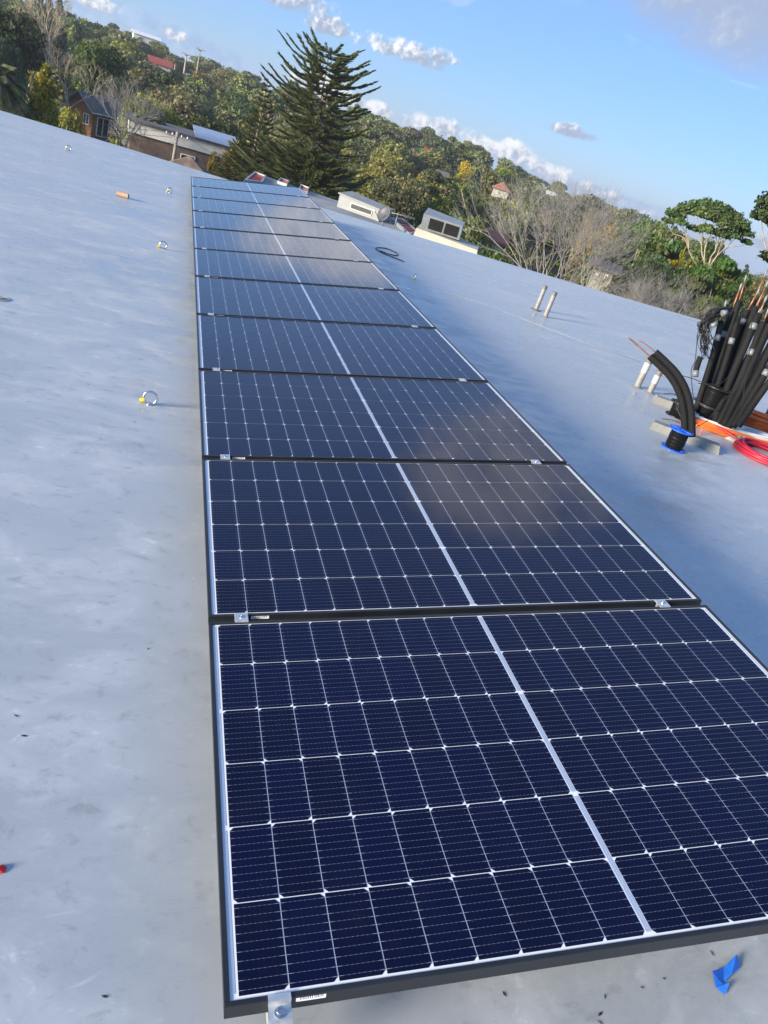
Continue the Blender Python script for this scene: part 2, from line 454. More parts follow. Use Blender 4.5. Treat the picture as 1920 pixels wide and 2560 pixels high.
def ground_h(x, y):
    x = np.asarray(x, float); y = np.asarray(y, float)
    r = np.hypot(x, y); az = np.degrees(np.arctan2(x, y))
    el = np.interp(az, CREST_AZ, CREST_EL)
    crest = 1.5 + CREST_R * np.tan(np.radians(el)) - 9.5
    low = -16.0
    t = np.clip((r - 85) / (CREST_R - 85), 0, 1)
    t = t ** .85
    h = low + (crest - low) * t
    h = h - np.clip(r - CREST_R, 0, None) * .05
    h = h + np.sin(x * .021 + 1) * np.cos(y * .017) * 1.2 * np.clip((r - 60) / 150, 0, 1)
    return h


def build_ground():
    rr = np.concatenate([[0], np.linspace(20, 480, 60), np.geomspace(520, 2200, 14)])
    na = 180; V = []; F = []
    for r in rr:
        a = np.arange(na) * 2 * math.pi / na
        x, y = r * np.sin(a), r * np.cos(a)
        V.append(np.stack([x, y, ground_h(x, y)], 1))
    V = np.concatenate(V)
    for i in range(len(rr) - 1):
        for j in range(na):
            j2 = (j + 1) % na
            F.append((i * na + j, i * na + j2, (i + 1) * na + j2, (i + 1) * na + j))
    m = MB(); m.add(V, F, True)
    tag(m.obj('ground', M['ground']), kind='structure')


build_ground()


def build_haze():
    m = MB(); m.box((-2300, -2300, -140), (2300, 2300, 32))
    h = bpy.data.materials.new('haze'); h.use_nodes = True; h.node_tree.nodes.clear()
    v = h.node_tree.nodes.new('ShaderNodeVolumePrincipled'); v.inputs['Density'].default_value = HAZE; v.inputs['Color'].default_value = (.86, .91, 1.0, 1)
    v.inputs['Anisotropy'].default_value = .3
    o = h.node_tree.nodes.new('ShaderNodeOutputMaterial'); h.node_tree.links.new(v.outputs[0], o.inputs['Volume'])
    tag(m.obj('haze', h), kind='stuff')


HAZE = .00030
build_haze()

# ------------------------------------------------------------------ our roof
EDGE = [(-14, 17.9), (-3.34, 16.02), (-1.25, 15.66), (-.31, 15.38), (.71, 15.05), (4.3, 14.37), (5.42, 14.15), (7.91, 13.72), (10.53, 13.45), (15.0, 12.7)]


def build_roof():
    m = MB()
    n = len(EDGE)
    top = [(x, y, 0) for x, y in EDGE]; bot = [(x, -9.0, 0) for x, y in EDGE]
    V = top + bot
    F = [(n + i, n + i + 1, i + 1, i) for i in range(n - 1)]
    m.add(V, F)
    # turned-down edge
    V2 = top + [(x, y + .02, -.22) for x, y in EDGE]
    m.add(V2, [(i, i + 1, n + i + 1, n + i) for i in range(n - 1)])
    tag(m.obj('roof', M['roof']), kind='structure')
    w = MB()
    w.box((-13.9, -8.9, -16.3), (14.9, 12.2, -.12))
    tag(w.obj('office_building', M['concrete']), 'building under the grey coated flat roof that carries the solar panels', 'building')
    # lap joints in the membrane, thin raised ribs
    s = MB()
    for line in ([(3.220, 8.853, -0.000), (3.773, 8.647, 0.000), (4.209, 8.233, 0.000), (4.696, 7.803, 0.000), (5.341, 7.401, 0.000)],):
        s.tube([(x, y, .001) for x, y, z in line], .0035, 6)
    tag(s.obj('roof_seam', M['seam']), kind='structure')


build_roof()

# ------------------------------------------------------------------ solar panels
TILT = R_(9.5); H0 = .12; PW, PD, TH = 1.722, 1.134, .035
PITCH = PD + .02777
ca, sa_ = math.cos(TILT), math.sin(TILT)
TM = Matrix(((ca, 0, -sa_), (0, 1, 0), (sa_, 0, ca))).to_4x4()      # panel plane: rises towards +x
TROT = TM.to_euler()


def onpanel(x, y, z):
    v = TM @ Vector((x, y, z)); v.z += H0
    return v


LIP = .011; CX, CY = .0920, .1840
CW, CD = .0899, .1816


def cell_mesh(left):
    c = .0085; t = .0007
    if left: P = [(c, 0), (CW, 0), (CW, CD), (c, CD), (0, CD - c), (0, c)]
    else: P = [(0, 0), (CW - c, 0), (CW, c), (CW, CD - c), (CW - c, CD), (0, CD)]
    n = len(P); m = MB()
    V = [(x, y, 0) for x, y in P] + [(x, y, t) for x, y in P]
    F = [tuple(range(n, 2 * n))] + [(i, (i + 1) % n, n + (i + 1) % n, n + i) for i in range(n)]
    m.add(V, F)
    return m.mesh('solar_cell', M['cell'])


cellL, cellR = cell_mesh(True), cell_mesh(False)
ORD = ['nearest', 'second', 'third', 'fourth', 'fifth', 'sixth', 'seventh', 'eighth', 'ninth', 'tenth', 'eleventh and farthest']
ZB = -.0042


def barcode_mat():
    m = bpy.data.materials.new('barcode_label'); m.use_nodes = True
    nt = m.node_tree; b = NB(nt); p = nt.nodes['Principled BSDF']
    tc = b.n('ShaderNodeTexCoord').outputs['Object']
    x, y, z = b.sep(tc)
    n = b.n('ShaderNodeTexNoise', noise_dimensions='1D'); b.put(n.inputs['W'], b.m('MULTIPLY', x, 520)); n.inputs['Scale'].default_value = 1.0
    n.inputs['Detail'].default_value = 1
    bars = b.m('GREATER_THAN', n.outputs['Fac'], .5)
    zone = b.m('MULTIPLY', b.m('GREATER_THAN', x, .004), b.m('LESS_THAN', x, .051))
    zone = b.m('MULTIPLY', zone, b.m('GREATER_THAN', z, .0045))
    b.put(p.inputs['Base Color'], b.mix(b.m('MULTIPLY', b.m('MULTIPLY', bars, zone), .9), (.82, .83, .85), (.03, .03, .04)))
    p.inputs['Roughness'].default_value = .4
    return m


M['barcode'] = barcode_mat()


def panel_meshes():
    f = MB()
    for a, bb in (((0, 0, -TH), (PW, LIP, 0)), ((0, PD - LIP, -TH), (PW, PD, 0)), ((0, LIP, -TH), (LIP, PD - LIP, -.0004)), ((PW - LIP, LIP, -TH), (PW, PD - LIP, -.0004))):
        f.box(a, bb, bev=.0012)
    # inner bottom flange
    f.box((LIP, LIP, -TH), (PW - LIP, LIP + .02, -TH + .002)); f.box((LIP, PD - LIP - .02, -TH), (PW - LIP, PD - LIP, -TH + .002))
    s = MB(); s.box((LIP, LIP, -.0075), (PW - LIP, PD - LIP, ZB))
    r = MB(); r.box((-.0019, 0, 0), (.0019, 2 * CY - .014, .0006))
    rc = MB(); rc.box((-.0024, 0, 0), (.0024, 2 * CY - .014, .0006))
    l = MB(); l.box((0, -.0006, 0), (.055, 0, .0105))
    return f.mesh('frame', M['frame']), s.mesh('backsheet', M['backsheet']), r.mesh('edge_ribbon', M['ribbon']), rc.mesh('centre_ribbon', M['ribbon']), l.mesh('barcode_label', M['barcode'])


def build_panels():
    fm, sm, rm, rcm, lm = panel_meshes()
    xl = .0268
    xs = [xl + i * CX for i in range(9)] + [PW - xl - CW - i * CX for i in range(9)][::-1]
    rng = random.Random(5)
    for k in range(11):
        p = empty('solar_panel', onpanel(0, k * PITCH, rng.uniform(-.0012, .0012)), TROT)
        tag(p, '%s solar panel in the long tilted row, counted from the camera' % ORD[k], 'solar panel', 'solar panels in one tilted row')
        link('frame', fm, p); link('backsheet', sm, p); 
        for q in range(3):                     # each pair of strings shares one ribbon
            y = LIP + .013 + q * 2 * CY
            for x in (.0194, PW - .0194): link('edge_ribbon', rm, p).location = (x, y, ZB)
            for x in (PW / 2 - .003, PW / 2 + .0032): link('centre_ribbon', rcm, p).location = (x, y, ZB)
        lb = link('barcode_label', lm, p); lb.location = (.128, 0, -.0155)
        if k < 8:
            for j in range(6):
                left_first = (j % 2 == 1)     # row nearest the camera has its cut corners on the right
                for i in range(18):
                    L = left_first if i < 9 else not left_first
                    c = link('solar_cell', cellL if L else cellR, p)
                    c.location = (xs[i], LIP + .0075 + j * CY, ZB)
        else:                                  # too far off to tell single cells: one joined part
            m = MB()
            for j in range(6):
                for i in range(18):
                    m.box((xs[i], LIP + .0075 + j * CY, ZB), (xs[i] + CW, LIP + .0075 + j * CY + CD, ZB + .0007))
            tag(m.obj('solar_cells', M['cell'], p), kind='stuff')


build_panels()


def build_clamps():
    b = MB(); b.box((-.020, -.0225, .0004), (.020, .0225, .0045), bev=.0008)
    b.box((-.020, -.006, -.03), (.020, .006, .0004))
    bm = b.mesh('clamp_plate', M['alu'])
    h = MB(); h.lathe([(0.0001, .0065), (.0032, .0065), (.0036, .0078), (.0066, .0078), (.0070, .0072), (.0070, .0045)], 14)
    hm = h.mesh('bolt', M['steel'])
    side = {0: ('left', .098), 1: ('right', 1.553)}
    for k in range(10):
        for s in (0, 1):
            e = empty('mid_clamp', onpanel(side[s][1], (k + 1) * PITCH - .0139, 0), TROT)
            tag(e, 'silver clamp on the %s rail bridging the gap after the %s panel' % (side[s][0], ORD[k]), 'clamp', 'silver clamps between the panels')
            link('clamp_plate', bm, e); link('bolt', hm, e)
    for s in (0, 1):
        e = empty('end_clamp', onpanel(side[s][1], 0, 0), TROT)
        tag(e, 'silver end clamp gripping the front edge of the nearest panel, %s rail' % side[s][0], 'clamp', 'silver end clamps')
        z = MB()
        prof = [(.009, .0004), (.009, .0034), (-.0035, .0034), (-.0035, -.0096), (-.031, -.0096), (-.031, -.0126), (-.0005, -.0126), (-.0005, .0004)]
        n = len(prof)
        V = [(-.0205, y, zz) for y, zz in prof] + [(.0205, y, zz) for y, zz in prof]
        F = [(i, (i + 1) % n, n + (i + 1) % n, n + i) for i in range(n)] + [(0, 7, 2, 1), (2, 7, 6, 3), (3, 6, 5, 4), (n, n + 1, n + 2, n + 7), (n + 2, n + 3, n + 6, n + 7), (n + 3, n + 4, n + 5, n + 6)]
        z.add(V, F); z.box((-.0205, -.031, -.03), (.0205, -.027, -.0127))
        z.obj('clamp_body', M['alu'], e)
        q = MB(); q.lathe([(.0001, -.0045), (.0036, -.0045), (.004, -.0016), (.0072, -.0016), (.0078, -.0024), (.0078, -.0076), (.011, -.0078), (.011, -.0096)], 16, Matrix.Translation((0, -.018, 0)))
        q.obj('bolt', M['steel'], e)
        # the rail below, running the length of the row, with a slotted end
        r = empty('mounting_rail', onpanel(side[s][1], 0, -.0365), TROT)
        tag(r, 'aluminium rail under the %s side of the panel row' % ('low left' if s == 0 else 'raised right'), 'rail', 'mounting rails under the panels')
        m = MB(); L = 11 * PITCH + .04; hw = .0195
        m.box((-hw, -.055, -.040), (hw, L, -.004)); m.box((-hw, -.055, -.0039), (-.0065, L, 0)); m.box((.0065, -.055, -.0039), (hw, L, 0))
        m.obj('rail_profile', M['alu'], r)
        d = MB(); d.box((-.011, -.0556, -.030), (.011, -.055, -.012)); d.obj('end_slot', M['dark'], r)
        for k in range(0, 12, 2):               # feet standing on the roof
            base = onpanel(side[s][1], .35 + k * PITCH, -.0765)
            ft = MB()
            inv = (Matrix.Translation(onpanel(side[s][1], 0, -.0365)) @ TM).inverted()
            ft.box((base.x - .03, base.y - .03, 0), (base.x + .03, base.y + .03, .006), xf=inv)
            ft.box((base.x - .012, base.y - .02, .006), (base.x + .012, base.y + .02, base.z + .004), xf=inv)
            ft.obj('foot', M['alu'], r)


build_clamps()

# ------------------------------------------------------------------ roof anchors and litter
def ring_anchor(loc, yaw, label, D=.078):
    e = empty('roof_anchor', loc, (0, 0, yaw)); tag(e, label, 'anchor ring', 'roof anchor rings')
    m = MB(); a = np.linspace(0, 2 * math.pi, 40, endpoint=False); r = D / 2 - .006
    m.tube(np.stack([r * np.cos(a), np.zeros(40), .036 + r * np.sin(a)], 1), .0062, 12, closed=True); m.obj('ring', M['steel'], e)
    b = MB(); b.lathe([(.017, 0), (.017, .004), (.011, .006), (.011, .010), (.0001, .010)], 16); b.obj('base', M['steel'], e)
    t = MB(); t.lathe([(.0001, -.012), (.011, -.012), (.012, 0), (.011, .012), (.0001, .012)], 12, Matrix.Translation((-r - .004, -.006, .018)) @ Matrix.Rotation(R_(78), 4, 'Y'))
    t.obj('yellow_tag', M['yellow'], e)


ring_anchor((-0.233, 3.115, 0.000), R_(-4), 'steel ring anchor with yellow tag, closest to the camera')
ring_anchor((-0.268, 7.186, -0.000), R_(12), 'steel ring anchor beside the sixth panel, second in its line')
ring_anchor((-0.276, 11.193, 0.000), R_(25), 'steel ring anchor next to the cardboard tube, beside the far panels')
ring_anchor((-1.801, 12.873, 0.000), R_(20), 'distant steel ring anchor alone at the far left of the roof')
ring_anchor((2.880, 9.217, 0.000), R_(80), 'steel ring anchor with yellow tag on the roof right of the panels')


def cardboard():
    p = (-0.806, 9.701, 0.000)
    e = empty('cardboard_tube', (p[0], p[1], .029), (0, 0, R_(-14))); tag(e, 'short brown cardboard tube lying on the grey roof', 'cardboard tube')
    m = MB(); X = Matrix.Rotation(R_(90), 4, 'Y')
    m.lathe([(.029, -.07), (.029, .07), (.026, .07), (.026, -.07), (.029, -.07)], 20, X, smooth=False); m.obj('tube_wall', M['card'], e)


cardboard()


def floor_drain():
    p = (-1.181, 4.425, 0.000)
    e = empty('roof_drain', p); tag(e, 'round roof drain with concentric black rings, cut by the left frame edge', 'drain')
    b = MB(); b.lathe([(.0001, .001), (.052, .001)], 28); b.obj('sump', M['dark'], e)
    for r in (.014, .027, .040, .053):
        m = MB(); m.lathe([(r - .0045, .001), (r - .0045, .006), (r + .002, .006), (r + .002, .001)], 28); m.obj('grate_ring', M['whitetape'] if r > .05 else M['galv'], e)


floor_drain()


def scraps():
    p = (1.228, 0.075, -0.000)
    a = empty('tape_scrap', p, (0, 0, R_(12))); tag(a, 'crumpled strip of blue tape on the roof at lower right', 'tape')
    P = [((1.292, 0.117, 0.000), 0.0160), ((1.289, 0.090, 0.000), 0.0040), ((1.248, 0.073, 0.000), 0.0100), ((1.241, 0.093, 0.000), 0.0030), ((1.214, 0.056, 0.000), 0.0020), ((1.195, 0.082, 0.000), 0.0100), ((1.215, 0.049, 0.000), 0.0040), ((1.186, 0.048, 0.000), 0.0015), ((1.221, 0.050, 0.000), 0.0140), ((1.199, 0.029, -0.000), 0.0030), ((1.202, 0.062, 0.000), 0.0060)]
    c, sn = math.cos(-R_(12)), math.sin(-R_(12)); V = []
    for q, h in P:
        x, y = q[0] - p[0], q[1] - p[1]; V.append((c * x - sn * y, sn * x + c * y, h))
    n = len(V); V += [(x, y, zz + .0006) for x, y, zz in V]
    T = [(0, 3, 2), (0, 2, 1), (3, 5, 4), (3, 4, 2), (5, 10, 4), (5, 7, 10), (10, 6, 4), (7, 6, 10), (7, 9, 8), (7, 8, 6)]
    m = MB(); m.add(V, [t for t in T] + [tuple(a + n for a in t) for t in T])
    m.obj('tape_strip', M['bluetape'], a)
    p = (-0.423, 0.372, 0.000)
    r = MB(); r.add([(-.03, -.012, .001), (.008, -.008, .002), (.012, .004, .004), (.004, .010, .006), (-.03, .008, .002), (-.005, 0, .009)], [(0, 1, 5), (1, 2, 5), (2, 3, 5), (3, 4, 5), (4, 0, 5)])
    o = r.obj('plastic_scrap', M['redscrap']); o.location = p; tag(o, 'small red plastic scrap at the left edge of the roof', 'scrap')
    # tan dead leaf
    p = (-0.313, 3.808, 0.000)
    r = MB(); r.add([(-.012, 0, .001), (0, -.003, .002), (.012, .001, .004), (0, .004, .003), (0, 0, .005)], [(0, 1, 4), (1, 2, 4), (2, 3, 4), (3, 0, 4)])
    o = r.obj('dead_leaf', M['card']); o.location = p; tag(o, 'curled orange brown dead leaf on the roof left of the panels', 'leaf')
    # dark flecks of bark, blown about
    rng = np.random.default_rng(3)
    m = MB()
    px = [(-1.258, 8.184, 0.000), (-1.152, 7.940, 0.000), (-0.919, 7.680, -0.000), (-0.861, 7.747, 0.000), (-1.095, 7.028, 0.000), (-0.551, 7.527, 0.000), (-1.917, 8.696, 0.000), (-2.072, 9.462, 0.000), (-1.096, 4.952, 0.000), (-0.950, 5.573, 0.000), (-1.668, 7.586, 0.000), (-0.929, 7.256, 0.000), (-1.360, 6.030, 0.000), (-0.469, 4.441, 0.000), (-0.697, 5.890, 0.000), (-0.543, 3.238, 0.000), (-0.127, 3.009, 0.000), (-0.294, 2.851, 0.000), (0.983, 0.059, 0.000), (0.874, 0.044, 0.000), (0.842, 0.008, 0.000), (1.235, 0.131, 0.000), (1.055, 0.076, 0.000), (0.628, 0.063, 0.000), (0.833, -0.009, 0.000), (2.621, 2.058, 0.000), (3.103, 2.825, 0.000), (2.595, 2.508, 0.000), (2.611, 3.245, 0.000), (2.602, 3.378, 0.000), (3.738, 5.668, 0.000), (3.495, 5.078, 0.000), (3.295, 4.551, 0.000), (3.743, 4.754, 0.000), (1.417, 2.377, 0.000), (2.220, 3.336, 0.000), (3.010, 2.593, 0.000), (-0.159, 1.135, 0.000), (-0.293, 2.134, 0.000), (-0.195, 0.102, 0.000), (-0.440, 0.754, 0.000), (-0.470, 0.822, 0.000), (-0.352, 12.721, 0.000)]
    for p in px:
        a = rng.uniform(0, 3.1); l = rng.uniform(.004, .010); w = l * rng.uniform(.2, .45); c, s = math.cos(a), math.sin(a)
        V = [(p[0] + c * x - s * y, p[1] + s * x + c * y, z) for x, y, z in ((-l, 0, .001), (0, -w, .001), (l, 0, .0015), (0, w, .001), (0, 0, .002))]
        m.add(V, [(0, 1, 4), (1, 2, 4), (2, 3, 4), (3, 0, 4)])
    for i in range(260):
        x, y = rng.uniform(-4, 6), rng.uniform(-.6, 13)
        if -0.05 < x < 2.2: continue
        a = rng.uniform(0, 3.1); l = rng.uniform(.0015, .004); w = l * .5; c, s = math.cos(a), math.sin(a)
        V = [(x + c * X - s * Y, y + s * X + c * Y, z) for X, Y, z in ((-l, 0, .001), (0, -w, .0012), (l, 0, .0015), (0, w, .0012), (0, 0, .003))]
        m.add(V, [(0, 1, 4), (1, 2, 4), (2, 3, 4), (3, 0, 4)])
    tag(m.obj('debris', M['debris']), 'dark bark flecks scattered on the roof', 'debris', kind='stuff')


scraps()


def smooth_path(pts, n=40, closed=False):
    P = np.asarray(pts, float); k = len(P)
    if k == 2: return np.linspace(P[0], P[1], n)
    out = []
    segs = k if closed else k - 1
    per = max(2, n // segs)
    for i in range(segs):
        if closed: p0, p1, p2, p3 = P[(i - 1) % k], P[i], P[(i + 1) % k], P[(i + 2) % k]
        else: p0, p1, p2, p3 = P[max(i - 1, 0)], P[i], P[i + 1], P[min(i + 2, k - 1)]
        for t in np.linspace(0, 1, per, endpoint=False):
            out.append(.5 * ((2 * p1) + (-p0 + p2) * t + (2 * p0 - 5 * p1 + 4 * p2 - p3) * t * t + (-p0 + 3 * p1 - 3 * p2 + p3) * t ** 3))
    if not closed: out.append(P[-1])
    return np.array(out)


def wire_loop():
    pts = [(3.064, 10.513, 0.000), (2.941, 10.649, 0.000), (2.792, 10.814, 0.000), (2.753, 11.068, 0.000), (2.828, 11.259, 0.000), (3.011, 11.401, 0.000), (3.120, 11.196, 0.000), (3.065, 10.946, 0.000), (2.931, 10.870, 0.000), (2.795, 10.969, 0.000)]
    m = MB(); m.tube(smooth_path([(x, y, .007) for x, y, z in pts], 60), .007, 8)
    tag(m.obj('wire_loop', M['redcable'] if False else M['spoolblack']), 'loose dark wire curled in a loop on the roof right of the panels', 'wire')


wire_loop()

# ------------------------------------------------------------------ pipe stubs
def pipe_stub(p, h, r, label, lean=(0, 0), white=None, plate=False):
    e = empty('pipe_stub', p, (R_(lean[0]), R_(lean[1]), 0)); tag(e, label, 'pipe', 'pipe stubs standing on the roof')
    m = MB(); m.lathe([(r, 0), (r, h)], 18, smooth=True); m.obj('pipe_wall', M['pvc'], e)
    c = MB(); c.lathe([(r * 1.1, h - .045), (r * 1.12, h), (r * .7, h + .004), (.0001, h + .002)], 18); c.obj('cap', M['pvccap'], e)
    if white: 
        w = MB(); w.lathe([(r * 1.05, white[0] * h), (r * 1.05, white[1] * h)], 18, smooth=True); w.obj('white_wrap', M['whitetape'], e)
    f = MB(); f.lathe([(r * 2.0, 0), (r * 1.5, .006), (r * 1.02, .012)], 18, smooth=True); f.obj('flashing', M['seam'], e)
    if plate:
        q = MB(); q.lathe([(.075, .0), (.075, .008), (.0001, .008)], 20, Matrix.Translation((-.03, -.05, 0))); q.obj('base_plate', M['pvccap'], e)


pipe_stub((4.734, 9.305, 0.000), .34, .030, 'grey pipe stub beside a flat disc, left of the far pair', (0, 2), plate=True)
pipe_stub((4.700, 8.904, 0.000), .34, .031, 'grey pipe stub, right one of the far pair', (0, 2))
pipe_stub((4.492, 6.039, 0.000), .31, .033, 'taller grey pipe stub with white upper wrap behind the curved insulated pipe', (0, 2), white=(.52, .88))
pipe_stub((4.580, 5.924, -0.000), .235, .031, 'shorter grey pipe stub with dark cap and white band near the spools', (0, 2), white=(.45, .80))

# ------------------------------------------------------------------ plinths
def plinth(p, q, d, h, label):
    e = empty('plinth_block', p); tag(e, label, 'block', 'pale blocks fixed to the roof')
    a = math.atan2(q[1] - p[1], q[0] - p[0]); L = math.hypot(q[0] - p[0], q[1] - p[1])
    m = MB(); V = [(0, 0, 0), (L, 0, 0), (L, d, 0), (0, d, 0), (.02, .02, h), (L - .02, .02, h), (L - .02, d - .02, h), (.02, d - .02, h)]
    m.add(V, [(4, 5, 6, 7), (0, 1, 5, 4), (1, 2, 6, 5), (2, 3, 7, 6), (3, 0, 4, 7)])
    o = m.obj('block_body', M['plinth'], e)
    e.rotation_euler = (0, 0, a)


plinth((3.778, 4.621, 0.000), (4.272, 4.288, 0.000), .15, .065, 'long pale block under the blue cable spool')
plinth((4.388, 5.532, 0.000), (4.738, 5.374, 0.000), .15, .065, 'pale block behind the stacked black cable spools')


def mortar_lump():
    p = (4.904, 4.826, 0.000); rng = np.random.default_rng(8); m = MB()
    n = 14; rings = []
    for rr, z in ((1, 0), (.85, .025), (.5, .045), (.15, .05)):
        rings.append([(math.cos(i / n * 6.283) * .17 * rr * rng.uniform(.85, 1.1), math.sin(i / n * 6.283) * .07 * rr * rng.uniform(.85, 1.1), z * rng.uniform(.8, 1.2)) for i in range(n)])
    V = sum(rings, []); F = [(k * n + i, k * n + (i + 1) % n, (k + 1) * n + (i + 1) % n, (k + 1) * n + i) for k in range(3) for i in range(n)] + [tuple(range(3 * n, 4 * n))]
    m.add(V, F); o = m.obj('mortar_lump', M['mortar']); o.location = p
    tag(o, 'rough grey lump of mortar beneath the orange cables', 'mortar')


mortar_lump()

# ------------------------------------------------------------------ spools
def spool(base, r_fl, r_core, h, fl_mat, label, axis_rot=(0, 0, 0), holes=True):
    e = empty('cable_spool', base, axis_rot); tag(e, label, 'cable spool', 'spools of black wire')
    t = .010
    for z in (0, h - t):
        f = MB(); rr = r_fl
        f.lathe([(.016, z + t), (r_fl * .45, z + t), (r_fl * .5, z + t * .65), (r_fl * .86, z + t * .65), (r_fl * .9, z + t), (rr, z + t), (rr, z), (.016, z), (.016, z + t)], 32)
        for k in range(6):                       # moulded ribs on the flange
            a = k * math.pi / 3
            f.box((r_fl * .2, -.004, z + t * .6), (r_fl * .9, .004, z + t * 1.15), xf=Matrix.Rotation(a, 4, 'Z'))
        f.obj('flange', fl_mat, e)
    w = MB(); n = 22; prof = []
    for i in range(n + 1):                       # wound wire, turn beside turn
        z = t + (h - 2 * t) * i / n
        prof += [(r_core - .003, z)]
        if i < n: prof += [(r_core + .0015 * (1 if i % 3 else .4), z + (h - 2 * t) / n * .5)]
    w.lathe(prof, 30); 
    rng = np.random.default_rng(int(h * 1e4))
    for k in range(5):
        a = np.linspace(0, 6.283, 40, endpoint=False); z0 = t + (h - 2 * t) * rng.uniform(.2, .8); tl = rng.uniform(-.02, .02)
        w.tube(np.stack([(r_core + .002) * np.cos(a), (r_core + .002) * np.sin(a), np.clip(z0 + tl * np.cos(a + k), t + .003, h - t - .003)], 1), .0022, 5, closed=True)
    w.obj('wound_wire', M['blackwire'], e)
    return e


S1 = (3.760, 4.213, 0.000)
spool(S1, .098, .070, .165, M['spoolblue'], 'small spool of black wire with bright blue flanges, standing in front')
S2 = (4.708, 5.179, 0.000)
spool((S2[0], S2[1], 0), .126, .094, .180, M['spoolblack'], 'lower black spool in the stack of two beside the foam pipes', (0, 0, .3))
spool((S2[0] + .012, S2[1] + .01, .1815), .160, .112, .185, M['spoolblack'], 'upper wide black spool stacked beside the foam pipes', (R_(1), R_(1), .9))
S3 = (4.252, 4.891, 0.000)
spool((S3[0], S3[1] + .08, 0.0665), .100, .070, .13, M['spoolblack'], 'black wire spool behind the curved insulated pipe', (0, 0, .5))
S4 = (6.091, 5.783, 0.000)
spool(S4, .17, .13, .25, M['spoolblue'], 'large spool of black wire with blue flanges at the right frame edge')

# ------------------------------------------------------------------ insulated pipes
def P3(u, v, base, off=0.0):
    return None


def curved_pair():
    e = empty('insulated_pipe_pair', S1); 
    e.location = (0, 0, 0)
    tag(e, 'pair of copper pipes in black foam curving up out of the blue spool', 'insulated pipe')
    d0 = S1
    cx, cy = (4.168, 4.623, 0.000)[0:2]
    ctr = [(3.842, 4.200, 0.123), (3.774, 4.255, 0.301), (3.698, 4.315, 0.432), (3.610, 4.383, 0.523), (3.512, 4.456, 0.582), (3.435, 4.510, 0.620)]
    P = smooth_path(ctr, 40)
    for k, off in ((0, -.024), (1, .024)):
        T = np.gradient(P, axis=0); T /= np.linalg.norm(T, axis=1)[:, None]
        view = P[20] - np.array(CC); view /= np.linalg.norm(view)
        side = np.cross(T, view); side /= np.linalg.norm(side, axis=1)[:, None]
        Q = P + side * off + (np.array([0, .012, 0]) if k else 0)
        m = MB(); m.tube(Q, .0275, 14); m.obj('foam_sleeve', M['foam'], e)
        tip = Q[-1]; dr = T[-1]
        c = MB()
        if k == 0: c.tube(smooth_path([Q[-2], tip + dr * .05, tip + dr * .11 + np.array([0, 0, -.006]), tip + dr * .16 + np.array([0, 0, -.02])], 16), .0042, 8)
        else: c.tube(smooth_path([Q[-2], tip + dr * .08, tip + dr * .17, tip + dr * .21 + np.array([-.01, 0, .0])], 16), .0066, 8)
        c.obj('copper_end', M['copper'], e)


curved_pair()


NTH = ['first', 'second', 'third', 'fourth', 'fifth', 'sixth', 'seventh', 'eighth', 'ninth', 'tenth', 'eleventh', 'twelfth']


